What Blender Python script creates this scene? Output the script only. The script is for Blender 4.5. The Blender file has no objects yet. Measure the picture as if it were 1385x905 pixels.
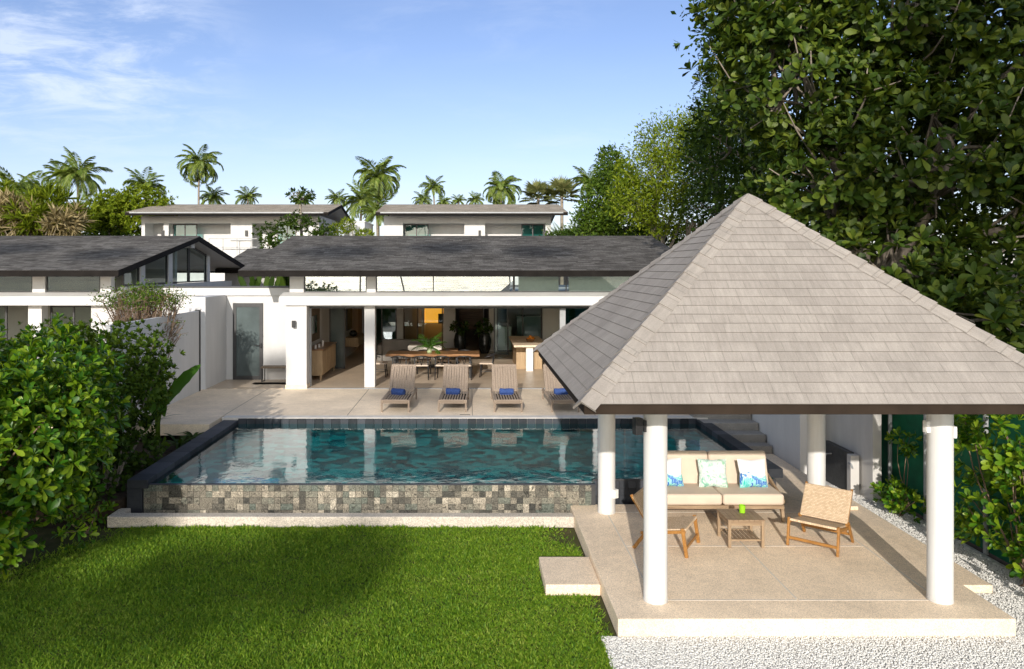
import bpy, math, random
import numpy as np
from mathutils import Vector, Matrix
random.seed(7); RNG = np.random.default_rng(7)
R = math.radians
S = bpy.context.scene; COL = S.collection
# ------------------------------------------------------------ camera, sky, sun, exposure
CAMZ = 4.26
cam_d = bpy.data.cameras.new('camera'); cam = bpy.data.objects.new('camera', cam_d); COL.objects.link(cam)
cam.location = (0, 0, CAMZ); cam.rotation_euler = (R(90), 0, 0)
cam_d.sensor_width = 36; cam_d.lens = 36*1035/1385
cam_d.shift_x = (692.5-636)/1385; cam_d.shift_y = -(452.5-361)/1385
cam_d.clip_start = .1; cam_d.clip_end = 5000
S.camera = cam
SUN_EL, SUN_AZ = R(18.5), R(188)
wd = bpy.data.worlds.new('World'); S.world = wd; wd.use_nodes = True
nt = wd.node_tree; nt.nodes.clear()
def NN(nt, typ, ins=None, **attrs):
    n = nt.nodes.new(typ)
    for k, v in attrs.items(): setattr(n, k, v)
    for k, v in (ins or {}).items():
        sock = n.inputs[k]
        if isinstance(v, bpy.types.NodeSocket): nt.links.new(v, sock)
        else: sock.default_value = v
    return n
def ramp(nt, fac, stops, interp='LINEAR'):
    n = nt.nodes.new('ShaderNodeValToRGB'); nt.links.new(fac, n.inputs[0]); cr = n.color_ramp; cr.interpolation = interp
    while len(cr.elements) < len(stops): cr.elements.new(.5)
    for e, (p, c) in zip(cr.elements, stops):
        e.position = p; e.color = (c[0], c[1], c[2], 1) if not isinstance(c, (int, float)) else (c, c, c, 1)
    return n.outputs[0]
def mth(nt, op, a, b=0.0, c=0.0, clamp=False):
    n = nt.nodes.new('ShaderNodeMath'); n.operation = op; n.use_clamp = clamp
    for i, v in enumerate((a, b, c)):
        if isinstance(v, bpy.types.NodeSocket): nt.links.new(v, n.inputs[i])
        else: n.inputs[i].default_value = v
    return n.outputs[0]
def mixc(nt, fac, a, b, mode='MIX'):
    n = nt.nodes.new('ShaderNodeMix'); n.data_type = 'RGBA'; n.blend_type = mode
    for s, v in ((n.inputs[0], fac), (n.inputs[6], a), (n.inputs[7], b)):
        if isinstance(v, bpy.types.NodeSocket): nt.links.new(v, s)
        elif isinstance(v, (int, float)): s.default_value = v
        else: s.default_value = (v[0], v[1], v[2], 1)
    return n.outputs[2]
sky = NN(nt, 'ShaderNodeTexSky', sky_type='NISHITA', sun_disc=False, sun_elevation=SUN_EL, sun_rotation=SUN_AZ,
         air_density=1.0, dust_density=.35, ozone_density=1.6)
tc = NN(nt, 'ShaderNodeTexCoord')
sep = NN(nt, 'ShaderNodeSeparateXYZ', {0: tc.outputs['Generated']})
den = mth(nt, 'MAXIMUM', mth(nt, 'ADD', sep.outputs[2], .12), .05)
cmb = NN(nt, 'ShaderNodeCombineXYZ', {0: mth(nt, 'DIVIDE', sep.outputs[0], den), 1: mth(nt, 'DIVIDE', sep.outputs[1], den), 2: 0.0})
mp = NN(nt, 'ShaderNodeMapping', {0: cmb.outputs[0], 'Rotation': (0, 0, R(-14)), 'Scale': (.8, 1.0, 1)})
nz = NN(nt, 'ShaderNodeTexNoise', {'Vector': mp.outputs[0], 'Scale': 3.3, 'Detail': 9, 'Roughness': .66, 'Distortion': .5})
nb = NN(nt, 'ShaderNodeTexNoise', {'Vector': cmb.outputs[0], 'Scale': .8, 'Detail': 2})
def sstep(nt, x, a, b):
    n = nt.nodes.new('ShaderNodeMapRange'); n.interpolation_type = 'SMOOTHSTEP'
    nt.links.new(x, n.inputs[0]); n.inputs[1].default_value = a; n.inputs[2].default_value = b
    return n.outputs[0]
azr = mth(nt, 'DIVIDE', sep.outputs[0], mth(nt, 'MAXIMUM', sep.outputs[1], .05))      # tan(azimuth)
elr = mth(nt, 'DIVIDE', sep.outputs[2], mth(nt, 'MAXIMUM', sep.outputs[1], .05))
bank = mth(nt, 'MULTIPLY', sstep(nt, azr, -.25, -.5), mth(nt, 'MULTIPLY', sstep(nt, elr, .16, .27), sstep(nt, elr, .46, .33)))
wisp = mth(nt, 'MULTIPLY', sstep(nt, azr, -.2, -.5), mth(nt, 'MULTIPLY', sstep(nt, elr, .1, .19), .22))
veil = mth(nt, 'MULTIPLY', sstep(nt, nb.outputs[0], .40, .66), .30)
mask = mth(nt, 'ADD', mth(nt, 'MULTIPLY', bank, 1.0), mth(nt, 'ADD', wisp, veil))
cl = mth(nt, 'MULTIPLY', sstep(nt, nz.outputs[0], .38, .70), mask, clamp=True)
gam = NN(nt, 'ShaderNodeHueSaturation', {'Saturation': 1.0, 'Value': 1.0, 'Color': sky.outputs[0]})
hz = mth(nt, 'MULTIPLY', sstep(nt, elr, .34, .0), .30)
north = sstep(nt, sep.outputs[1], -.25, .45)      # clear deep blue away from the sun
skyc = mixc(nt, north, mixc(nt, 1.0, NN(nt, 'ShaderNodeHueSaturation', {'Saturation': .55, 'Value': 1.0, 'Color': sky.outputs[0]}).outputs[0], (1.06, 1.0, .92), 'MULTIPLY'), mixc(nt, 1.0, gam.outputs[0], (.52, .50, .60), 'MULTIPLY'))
skyc = mixc(nt, mth(nt, 'MULTIPLY', hz, north), skyc, (2.6, 3.0, 3.95))
skyc = mixc(nt, mth(nt, 'MULTIPLY', cl, .62, clamp=True), skyc, (3.3, 3.65, 4.3))
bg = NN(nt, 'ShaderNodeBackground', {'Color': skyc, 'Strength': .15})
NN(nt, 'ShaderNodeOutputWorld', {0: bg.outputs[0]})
sd = bpy.data.lights.new('sun', 'SUN'); sd.energy = 2.5; sd.angle = R(.55); sd.color = (1.0, .93, .83)
so = bpy.data.objects.new('sun', sd); COL.objects.link(so)
svec = Vector((math.sin(SUN_AZ)*math.cos(SUN_EL), math.cos(SUN_AZ)*math.cos(SUN_EL), math.sin(SUN_EL)))
so.rotation_euler = svec.to_track_quat('Z', 'Y').to_euler(); so.location = svec*60
S.view_settings.view_transform = 'Standard'; S.view_settings.look = 'None'; S.view_settings.exposure = .9; S.view_settings.gamma = 1
S.render.engine = 'CYCLES'
S.cycles.max_bounces = 10; S.cycles.transparent_max_bounces = 24; S.cycles.diffuse_bounces = 5; S.cycles.glossy_bounces = 4
S.cycles.sample_clamp_indirect = 6; S.cycles.use_denoising = True; S.cycles.caustics_reflective = False; S.cycles.caustics_refractive = False
# ------------------------------------------------------------ mesh kit
P, DK, WL = .21, .70, .567          # platform top, deck top, water level (lawn is 0)
def pt(px, py, d): return Vector(((px-636)*d/1035, d, CAMZ-(py-361)*d/1035))   # measuring aid: photo pixel at a depth
def link(o, parent=None):
    COL.objects.link(o)
    if parent is not None: o.parent = parent
    return o
def tag(o, label, cat, group=None, kind=None):
    if label: o['label'] = label
    if cat: o['category'] = cat
    if group: o['group'] = group
    if kind: o['kind'] = kind
    return o
def thing(name, label, cat, loc=(0, 0, 0), rz=0, group=None):
    o = bpy.data.objects.new(name, None); link(o); o.location = loc; o.rotation_euler = (0, 0, rz); o.empty_display_size = .2
    return tag(o, label, cat, group)
def copy_tree(o, parent=None):
    c = o.copy(); link(c, parent)
    for ch in list(o.children): copy_tree(ch, c)
    return c
class MB:
    def __init__(s): s.v = []; s.f = []; s.uv = {}
    def add(s, vs, fs, uvs=None):
        b = len(s.v); s.v += [tuple(x) for x in vs]
        for i, f in enumerate(fs):
            if uvs: s.uv[len(s.f)] = uvs[i]
            s.f.append([b+k for k in f])
        return s
    def box(s, x0, y0, z0, x1, y1, z1, M=None):
        if x0 > x1: x0, x1 = x1, x0
        if y0 > y1: y0, y1 = y1, y0
        if z0 > z1: z0, z1 = z1, z0
        vs = [Vector(p) for p in ((x0,y0,z0),(x1,y0,z0),(x1,y1,z0),(x0,y1,z0),(x0,y0,z1),(x1,y0,z1),(x1,y1,z1),(x0,y1,z1))]
        if M is not None: vs = [M @ p for p in vs]
        return s.add(vs, [(0,3,2,1),(4,5,6,7),(0,1,5,4),(1,2,6,5),(2,3,7,6),(3,0,4,7)])
    def bar(s, a, b, w, h, up=(0, 0, 1)):
        a, b = Vector(a), Vector(b); z = (b-a); L = z.length; z.normalize(); up = Vector(up)
        if abs(z.dot(up)) > .98: up = Vector((0, 1, 0))
        x = up.cross(z).normalized(); y = z.cross(x)
        M = Matrix(((x.x,y.x,z.x,a.x),(x.y,y.y,z.y,a.y),(x.z,y.z,z.z,a.z),(0,0,0,1)))
        return s.box(-w/2, -h/2, 0, w/2, h/2, L, M)
    def tube(s, pts, rad, n=8, cap=True):
        pts = [Vector(p) for p in pts]; k = len(pts)
        if isinstance(rad, (int, float)): rad = [rad]*k
        vs = []; fs = []; up = Vector((0, 0, 1))
        for i, p in enumerate(pts):
            t = (pts[min(i+1, k-1)]-pts[max(i-1, 0)]).normalized()
            u = up if abs(t.dot(up)) < .95 else Vector((0, 1, 0))
            x = u.cross(t).normalized(); y = t.cross(x)
            for j in range(n):
                a = 2*math.pi*j/n; vs.append(p+x*(rad[i]*math.cos(a))+y*(rad[i]*math.sin(a)))
        for i in range(k-1):
            for j in range(n):
                q = (j+1) % n; fs.append((i*n+j, i*n+q, (i+1)*n+q, (i+1)*n+j))
        if cap: fs += [tuple(range(n-1, -1, -1)), tuple((k-1)*n+j for j in range(n))]
        return s.add(vs, fs)
    def lathe(s, prof, c=(0, 0, 0), n=24):
        vs = []; fs = []; k = len(prof)
        for r, z in prof:
            for j in range(n):
                a = 2*math.pi*j/n; vs.append((c[0]+r*math.cos(a), c[1]+r*math.sin(a), c[2]+z))
        for i in range(k-1):
            for j in range(n):
                q = (j+1) % n; fs.append((i*n+j, i*n+q, (i+1)*n+q, (i+1)*n+j))
        fs += [tuple(range(n-1, -1, -1)), tuple((k-1)*n+j for j in range(n))]
        return s.add(vs, fs)
    def prism(s, poly, axis, a, b):
        n = len(poly)
        def mk(u, v, t): return {'x': (t, u, v), 'y': (u, t, v), 'z': (u, v, t)}[axis]
        vs = [mk(u, v, a) for u, v in poly]+[mk(u, v, b) for u, v in poly]
        fs = [tuple(range(n-1, -1, -1)), tuple(range(n, 2*n))]+[(i, (i+1) % n, n+(i+1) % n, n+i) for i in range(n)]
        return s.add(vs, fs)
    def build(s, name, mat, parent=None, bev=0, smooth=False, world=True, recalc=True, seg=2):
        me = bpy.data.meshes.new(name)
        off = Vector(parent.location) if (parent is not None and world) else Vector((0, 0, 0))
        p = parent
        while world and p is not None and p.parent is not None: p = p.parent; off += Vector(p.location)
        me.from_pydata([Vector(v)-off for v in s.v], [], s.f)
        if s.uv:
            ul = me.uv_layers.new(name='UVMap')
            for pi, uvs in s.uv.items():
                poly = me.polygons[pi]
                for li, c in zip(poly.loop_indices, uvs): ul.data[li].uv = c
        elif recalc:
            import bmesh
            bm = bmesh.new(); bm.from_mesh(me); bmesh.ops.recalc_face_normals(bm, faces=bm.faces); bm.to_mesh(me); bm.free()
        if smooth:
            me.polygons.foreach_set('use_smooth', [True]*len(me.polygons))
            if smooth == 'auto':
                try: me.set_sharp_from_angle(angle=R(35))
                except Exception: pass
        me.materials.append(mat)
        o = bpy.data.objects.new(name, me); link(o, parent)
        if bev:
            m = o.modifiers.new('edge', 'BEVEL'); m.width = bev; m.segments = seg; m.limit_method = 'ANGLE'; m.angle_limit = R(40)
        return o
def np_mesh(name, V, F, mat, parent=None, smooth=False, uv=None):
    V = np.asarray(V, dtype=np.float32).reshape(-1, 3); F = np.asarray(F, dtype=np.int32); k = F.shape[1]
    me = bpy.data.meshes.new(name); me.vertices.add(len(V)); me.vertices.foreach_set('co', V.ravel())
    me.loops.add(F.size); me.loops.foreach_set('vertex_index', F.ravel())
    me.polygons.add(len(F)); me.polygons.foreach_set('loop_start', np.arange(0, F.size, k, dtype=np.int32))
    me.polygons.foreach_set('loop_total', np.full(len(F), k, dtype=np.int32))
    if smooth: me.polygons.foreach_set('use_smooth', np.ones(len(F), dtype=bool))
    me.update(calc_edges=True); me.validate()
    me.materials.append(mat); o = bpy.data.objects.new(name, me); link(o, parent); return o
# ------------------------------------------------------------ materials
def base(name, rough=.6, spec=.4):
    m = bpy.data.materials.new(name); m.use_nodes = True; t = m.node_tree; t.nodes.clear()
    b = NN(t, 'ShaderNodeBsdfPrincipled', {'Roughness': rough, 'Specular IOR Level': spec}); NN(t, 'ShaderNodeOutputMaterial', {0: b.outputs[0]})
    return m, t, b
def setc(t, b, c, sock='Base Color'):
    if isinstance(c, bpy.types.NodeSocket): t.links.new(c, b.inputs[sock])
    else: b.inputs[sock].default_value = (c[0], c[1], c[2], 1) if not isinstance(c, (int, float)) else c
def bump(t, b, h, dist=.01, strength=.5):
    n = NN(t, 'ShaderNodeBump', {'Height': h, 'Distance': dist, 'Strength': strength}); t.links.new(n.outputs[0], b.inputs['Normal'])
def ocoord(t, scale=(1, 1, 1), what='Object'):
    c = NN(t, 'ShaderNodeTexCoord'); return NN(t, 'ShaderNodeMapping', {0: c.outputs[what], 'Scale': scale}).outputs[0]
def wcoord(t): return NN(t, 'ShaderNodeNewGeometry').outputs['Position']
def noise(t, v, scale, detail=4, rough=.55, dist=0):
    return NN(t, 'ShaderNodeTexNoise', {'Vector': v, 'Scale': scale, 'Detail': detail, 'Roughness': rough, 'Distortion': dist}).outputs[0]
def simple(name, c, rough=.6, var=.12, scale=6, bmp=.15, spec=.4, metal=0, fine=120):
    m, t, b = base(name, rough, spec); v = wcoord(t)
    f = noise(t, v, scale, 5); lo = [x*(1-var) for x in c]; hi = [min(1, x*(1+var)) for x in c]
    setc(t, b, ramp(t, f, [(.3, lo), (.7, hi)])); b.inputs['Metallic'].default_value = metal
    if bmp: bump(t, b, noise(t, v, fine, 3), .004, bmp)
    return m
def plaster(name, c, stain=.1):
    m, t, b = base(name, .75, .25); v = wcoord(t)
    st = NN(t, 'ShaderNodeMapping', {0: v, 'Scale': (1.3, 1.3, .35)}).outputs[0]
    f = noise(t, st, 1.6, 6, .65)
    setc(t, b, ramp(t, f, [(.32, [x*(1-stain) for x in c]), (.62, c)]))
    bump(t, b, noise(t, v, 60, 5, .7), .003, .3); return m
def aggregate(name, c, speck=.35, scale=190, stain=.18, rough=.7):
    m, t, b = base(name, rough, .3); v = wcoord(t)
    big = noise(t, v, .9, 6, .6); med = noise(t, v, 7, 4)
    vo = NN(t, 'ShaderNodeTexVoronoi', {'Vector': v, 'Scale': scale}).outputs['Color']
    g = NN(t, 'ShaderNodeSeparateColor', {0: vo}).outputs[0]
    k1 = ramp(t, big, [(.3, [x*(1-stain) for x in c]), (.7, [min(1, x*(1+stain*.5)) for x in c])])
    k2 = mixc(t, .5, k1, ramp(t, med, [(.3, .82), (.7, 1.08)]), 'MULTIPLY')
    k3 = mixc(t, speck, k2, ramp(t, g, [(.0, .35), (.35, .8), (.8, 1.25), (1, 1.5)]), 'MULTIPLY')
    setc(t, b, k3); bump(t, b, mth(t, 'ADD', mth(t, 'MULTIPLY', g, .5), noise(t, v, 40, 4)), .004, .35); return m
def leaf(name, stops, trans=.28, rough=.42, spec=.45, nf=.28, ns=1.1):
    m = bpy.data.materials.new(name); m.use_nodes = True; t = m.node_tree; t.nodes.clear()
    g = NN(t, 'ShaderNodeNewGeometry'); v = g.outputs['Position']
    f = mth(t, 'ADD', mth(t, 'MULTIPLY', g.outputs['Random Per Island'], 1-nf), mth(t, 'MULTIPLY', noise(t, v, ns, 4), nf))
    c = ramp(t, f, stops)
    b = NN(t, 'ShaderNodeBsdfPrincipled', {'Base Color': c, 'Roughness': rough, 'Specular IOR Level': spec})
    tl = NN(t, 'ShaderNodeBsdfTranslucent', {0: mixc(t, 1.0, c, (1.5, 1.35, .55), 'MULTIPLY')})
    mx = NN(t, 'ShaderNodeMixShader', {0: trans, 1: b.outputs[0], 2: tl.outputs[0]})
    NN(t, 'ShaderNodeOutputMaterial', {0: mx.outputs[0]}); return m
def wood(name, c1, c2, axis=0, rough=.5, sc=9):
    m, t, b = base(name, rough, .35); s = [sc, sc, sc]; s[axis] = sc*.09
    f = noise(t, ocoord(t, s), 2.2, 6, .65, 1.2)
    setc(t, b, ramp(t, f, [(.3, c1), (.68, c2)])); bump(t, b, f, .003, .35); return m
def shingle(name, c1, c2, bw, rh, mort=.006, stain=.2, streak=.3):
    m, t, b = base(name, .95, .05); u = NN(t, 'ShaderNodeTexCoord').outputs['UV']; v = wcoord(t)
    wob = NN(t, 'ShaderNodeMapping', {0: u}).outputs[0]
    br = NN(t, 'ShaderNodeTexBrick', {'Vector': wob, 'Color1': (0, 0, 0, 1), 'Color2': (1, 1, 1, 1), 'Mortar': (.5, .5, .5, 1), 'Scale': 1.0,
            'Mortar Size': mort, 'Mortar Smooth': .1, 'Brick Width': bw, 'Row Height': rh})
    br.offset = .37; br.offset_frequency = 3; br.squash = .7; br.squash_frequency = 4
    r1 = NN(t, 'ShaderNodeSeparateColor', {0: br.outputs[0]}).outputs[0]
    c = ramp(t, r1, [(0, c1), (1, c2)])
    stn = noise(t, v, 1.3, 6, .65)
    c = mixc(t, 1.0, c, ramp(t, stn, [(.3, 1-stain), (.65, 1+stain*.4)]), 'MULTIPLY')
    sm = NN(t, 'ShaderNodeMapping', {0: u, 'Scale': (26, 3.2, 1)}).outputs[0]
    c = mixc(t, 1.0, c, ramp(t, noise(t, sm, 1, 4, .7), [(.3, 1-streak), (.7, 1+streak*.5)]), 'MULTIPLY')
    gr = noise(t, v, 130, 2, .8); c = mixc(t, .55, c, ramp(t, gr, [(.25, .62), (.75, 1.35)]), 'MULTIPLY')
    c = mixc(t, mth(t, 'MULTIPLY', br.outputs[1], .32), c, [x*.35 for x in c1])
    setc(t, b, c); bump(t, b, mth(t, 'ADD', gr, mth(t, 'MULTIPLY', br.outputs[1], -1.5)), .006, .6); return m
def schlick(t, f0, nrm=None, pw=5.0):   # symmetric: light also passes from behind
    g = NN(t, 'ShaderNodeNewGeometry'); d = NN(t, 'ShaderNodeVectorMath', {0: nrm if nrm is not None else g.outputs['Normal'], 1: g.outputs['Incoming']}, operation='DOT_PRODUCT')
    c = mth(t, 'SUBTRACT', 1.0, mth(t, 'ABSOLUTE', d.outputs['Value']), clamp=True)
    return mth(t, 'MULTIPLY_ADD', mth(t, 'POWER', c, pw), 1-f0, f0, clamp=True)
def glass(name, tint=(.75, .86, .84), refl=1.0, ior=1.55, mn=.0):
    m = bpy.data.materials.new(name); m.use_nodes = True; t = m.node_tree; t.nodes.clear()
    f = mth(t, 'MAXIMUM', mth(t, 'MULTIPLY', schlick(t, .05), refl), mn, clamp=True)
    tr = NN(t, 'ShaderNodeBsdfTransparent', {0: (*tint, 1)}); gl = NN(t, 'ShaderNodeBsdfGlossy', {0: (.80, .92, 1, 1), 'Roughness': .01})
    mx = NN(t, 'ShaderNodeMixShader', {0: f, 1: tr.outputs[0], 2: gl.outputs[0]})
    NN(t, 'ShaderNodeOutputMaterial', {0: mx.outputs[0]}); return m
M = {}
M['white'] = plaster('white_plaster', (.635, .63, .625), .09)
M['white2'] = plaster('white_render', (.58, .565, .545), .16)
M['greywall'] = plaster('grey_lilac_plaster', (.62, .615, .62), .10)
def column_mat():
    m, t, b = base('white_column_paint', .6, .3); v = wcoord(t); z = NN(t, 'ShaderNodeSeparateXYZ', {0: v}).outputs[2]
    st = noise(t, NN(t, 'ShaderNodeMapping', {0: v, 'Scale': (9, 9, .8)}).outputs[0], 1.2, 5, .65); sp = noise(t, v, 22, 4, .7)
    dirt = mth(t, 'MULTIPLY', sstep(t, mth(t, 'ADD', z, mth(t, 'MULTIPLY', sp, .22)), .42, .26), .4)
    c = ramp(t, st, [(.3, (.585, .575, .56)), (.6, (.645, .643, .637))]); setc(t, b, mixc(t, dirt, c, (.36, .31, .25))); bump(t, b, noise(t, v, 45, 5, .7), .003, .3); return m
M['column'] = column_mat()
M['inner'] = plaster('interior_paint', (.72, .70, .67), .06)
M['innergrey'] = plaster('interior_grey_paint', (.45, .44, .43), .08)
M['ceil'] = simple('ceiling_paint', (.7, .68, .64), .8, .04, 2, .05)
M['fascia'] = simple('dark_brown_fascia', (.030, .021, .015), .75, .25, 3, .05, .1)
M['eave'] = simple('black_brown_eave_board', (.014, .012, .011), .8, .3, 3, .05, .1)
M['black'] = simple('black_metal', (.022, .022, .024), .4, .2, 8, .05)
M['frame'] = simple('charcoal_frame', (.05, .05, .052), .45, .15, 6, .05)
M['alu'] = simple('grey_aluminium', (.32, .33, .34), .4, .1, 6, .03)
M['terr'] = aggregate('beige_washed_aggregate', (.86, .70, .525), .5, 130, .14)
M['deck'] = aggregate('beige_deck_concrete', (.84, .70, .54), .3, 130, .2)
M['floor'] = aggregate('polished_floor', (.60, .48, .36), .15, 90, .2, .35)
M['curb'] = aggregate('pebble_wash_curb', (.56, .50, .43), .7, 110, .15)
M['step'] = aggregate('dark_step_stone', (.30, .285, .265), .3, 120, .2)
M['grout'] = simple('pale_joint', (.6, .55, .48), .9, .05, 5, .1)
M['roof'] = shingle('pale_grey_shingle', (.325, .292, .262), (.362, .327, .293), .30, .147, .004, .14, .16)
M['darkroof'] = shingle('charcoal_shingle', (.072, .068, .065), (.21, .20, .19), .33, .145, .004, .35, .35)
M['browntile'] = shingle('weathered_tile', (.27, .235, .195), (.42, .375, .32), .4, .2, .01, .25, .35)
M['glass'] = glass('window_glass', (.72, .82, .80), 1.0, 1.6, .05)
M['mirrorglass'] = glass('clerestory_glass', (.45, .52, .52), 1.6, 1.9, .3)
M['teal'] = glass('teal_tinted_glass', (.12, .36, .34), 1.2, 1.6, .08)
M['frost'] = simple('grey_frosted_glass', (.085, .11, .112), .22, .25, 1.4, 0, .6)
M['teak'] = wood('weathered_teak', (.19, .125, .075), (.36, .26, .165), 0, .6)
M['teakz'] = wood('weathered_teak_upright', (.19, .125, .075), (.36, .26, .165), 2, .6)
M['honey'] = wood('honey_teak', (.21, .09, .02), (.38, .185, .05), 0, .4)
M['pine'] = wood('pale_pine', (.30, .20, .11), (.50, .365, .22), 2, .55)
M['walnut'] = wood('walnut_slab', (.13, .055, .022), (.42, .23, .11), 0, .3, 5)
M['raw'] = wood('raw_timber', (.10, .075, .05), (.24, .19, .14), 2, .8)
M['cream'] = simple('cream_fabric', (.60, .495, .40), .85, .05, 3, .3, .2, 0, 300)
M['linen'] = simple('linen_fabric', (.62, .58, .52), .9, .08, 5, .3, .2)
M['sofagrey'] = simple('grey_fabric', (.24, .225, .21), .9, .1, 5, .3, .2)
M['blue'] = simple('blue_towel', (.04, .075, .22), .95, .25, 30, .5, .1, 0, 200)
M['trunk'] = wood('grey_bark', (.14, .115, .09), (.33, .285, .235), 2, .9, 6)
M['palmtrunk'] = wood('palm_bark', (.16, .13, .10), (.34, .29, .23), 0, .9, 7)
M['soil'] = simple('dark_soil', (.055, .04, .028), .95, .45, 9, .8, .1, 0, 60)
M['pot'] = simple('dark_glazed_pot', (.02, .022, .02), .25, .2, 5, .1)
M['candle'] = simple('green_candle_glass', (.26, .55, .02), .12, .08, 20, 0, .6)
M['ceramic'] = simple('white_ceramic', (.75, .73, .70), .3, .05, 10, 0)
def weave(name, c1, c2, sc, rough=.7, axis_scale=(1, 1, 1), strength=.9, ms=.03):
    m, t, b = base(name, rough, .3); v = ocoord(t, axis_scale)
    w1 = NN(t, 'ShaderNodeTexBrick', {'Vector': v, 'Scale': sc, 'Color1': (0, 0, 0, 1), 'Color2': (1, 1, 1, 1), 'Mortar': (0, 0, 0, 1), 'Mortar Size': ms, 'Brick Width': .8, 'Row Height': .3})
    f = NN(t, 'ShaderNodeSeparateColor', {0: w1.outputs[0]}).outputs[0]
    c = mixc(t, f, c1, c2); c = mixc(t, mth(t, 'MULTIPLY', w1.outputs[1], .75), c, [x*.35 for x in c1])
    setc(t, b, c); bump(t, b, mth(t, 'SUBTRACT', 1.0, w1.outputs[1]), .005, strength); return m
M['rope'] = weave('tan_woven_rope', (.56, .41, .27), (.74, .57, .40), 26)
M['wicker'] = weave('grey_brown_wicker', (.40, .31, .235), (.62, .49, .39), 60)
def tile_mat():
    m, t, b = base('mixed_slate_tile', .38, .5); g = NN(t, 'ShaderNodeNewGeometry'); r = g.outputs['Random Per Island']; v = g.outputs['Position']
    off = NN(t, 'ShaderNodeCombineXYZ', {0: mth(t, 'MULTIPLY', r, 37.0), 1: mth(t, 'MULTIPLY', r, 91.0), 2: mth(t, 'MULTIPLY', r, 53.0)})
    vv = NN(t, 'ShaderNodeVectorMath', {0: v, 1: off.outputs[0]}, operation='ADD').outputs[0]
    c = ramp(t, r, [(0, (.028, .028, .025)), (.25, (.085, .078, .064)), (.5, (.15, .133, .105)), (.7, (.07, .083, .07)), (.88, (.19, .166, .13)), (1, (.29, .26, .21))])
    n = noise(t, vv, 8, 4, .6, 3.5)
    c = mixc(t, .85, c, ramp(t, n, [(.34, .15), (.44, 1.0), (.5, 2.8), (.55, .35), (.66, 1.9)]), 'MULTIPLY')
    setc(t, b, c); bump(t, b, n, .006, .4); return m
M['tile'] = tile_mat()
def slate_mat(name, c1, c2, bw, rh, rough=.25):
    m, t, b = base(name, rough, .25); g = NN(t, 'ShaderNodeNewGeometry'); r = g.outputs['Random Per Island']; v = g.outputs['Position']
    c = ramp(t, mth(t, 'ADD', mth(t, 'MULTIPLY', r, .6), mth(t, 'MULTIPLY', noise(t, v, 14, 5, .65, 1), .4)), [(.2, c1), (.8, c2)])
    setc(t, b, c); bump(t, b, noise(t, v, 30, 5), .004, .4); return m
M['slate'] = slate_mat('wet_dark_slate', (.016, .019, .024), (.06, .065, .078), .3, .3, .6)
def basin_mat():
    m, t, b = base('teal_basin_mosaic', .5, .3); v = wcoord(t)
    vo = NN(t, 'ShaderNodeTexVoronoi', {'Vector': v, 'Scale': 5.0}, distance='CHEBYCHEV').outputs['Color']
    f = NN(t, 'ShaderNodeSeparateColor', {0: vo}).outputs[0]
    f = mth(t, 'ADD', mth(t, 'MULTIPLY', f, .55), mth(t, 'MULTIPLY', noise(t, v, 1.7, 6, .7), .55))
    setc(t, b, ramp(t, f, [(.25, (.001, .03, .045)), (.5, (.003, .095, .11)), (.75, (.014, .26, .25))])); return m
M['basin'] = basin_mat(); M['basinside'] = simple('dark_teal_basin_wall', (.002, .022, .028), .4, .3, 3, 0)
def water_mat(name, tint, sc, dist, rough=.005, deep=None):
    m = bpy.data.materials.new(name); m.use_nodes = True; t = m.node_tree; t.nodes.clear(); v = wcoord(t)
    vv = NN(t, 'ShaderNodeMapping', {0: v, 'Scale': (1, 1.0, 1)}).outputs[0]
    h = mth(t, 'ADD', noise(t, vv, sc, 3, .5, .6), mth(t, 'MULTIPLY', noise(t, vv, sc*4.5, 2, .5), .22))
    bp = NN(t, 'ShaderNodeBump', {'Height': h, 'Distance': dist, 'Strength': 1.0}).outputs[0]
    fr = schlick(t, .03, bp, 4.3)
    gl = NN(t, 'ShaderNodeBsdfGlossy', {0: (1, 1, 1, 1), 'Roughness': rough, 'Normal': bp})
    if deep: tr = NN(t, 'ShaderNodeBsdfDiffuse', {0: (*deep, 1)})
    else: tr = NN(t, 'ShaderNodeBsdfTransparent', {0: (*tint, 1)})
    mx = NN(t, 'ShaderNodeMixShader', {0: fr, 1: tr.outputs[0], 2: gl.outputs[0]})
    NN(t, 'ShaderNodeOutputMaterial', {0: mx.outputs[0]}); return m
M['water'] = water_mat('pool_water', (.3, .97, .99), 3.4, .003)
M['sea'] = water_mat('sea_water', None, .06, 3.2, .06, (.01, .05, .07))
M['grass'] = leaf('grass_blades', [(0, (.035, .11, .008)), (.4, (.11, .22, .013)), (.72, (.21, .32, .024)), (1, (.37, .40, .09))], .3, .55, .25, .32, .9)
M['hedge'] = leaf('glossy_hedge_leaves', [(0, (.012, .05, .004)), (.3, (.04, .13, .007)), (.6, (.125, .23, .010)), (.88, (.25, .345, .022)), (1, (.36, .40, .05))], .3, .38, .35)
M['almond'] = leaf('sea_almond_leaves', [(0, (.014, .036, .005)), (.45, (.046, .085, .009)), (.8, (.12, .165, .018)), (.96, (.17, .18, .025)), (1, (.25, .15, .03))], .30, .5, .3)
M['fine'] = leaf('yellow_green_leaves', [(0, (.06, .11, .006)), (.5, (.16, .22, .012)), (1, (.30, .35, .03))], .35, .6, .15)
M['darkleaf'] = leaf('dark_green_leaves', [(0, (.014, .033, .004)), (.5, (.034, .068, .007)), (1, (.07, .115, .012))], .25, .6, .15)
M['midleaf'] = leaf('mid_green_leaves', [(0, (.025, .06, .005)), (.5, (.065, .12, .009)), (1, (.13, .19, .016))], .28, .55, .2)
M['palm'] = leaf('palm_fronds', [(0, (.07, .135, .02)), (.45, (.18, .265, .045)), (.8, (.31, .37, .09)), (1, (.40, .36, .16))], .35, .42, .4)
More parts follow.
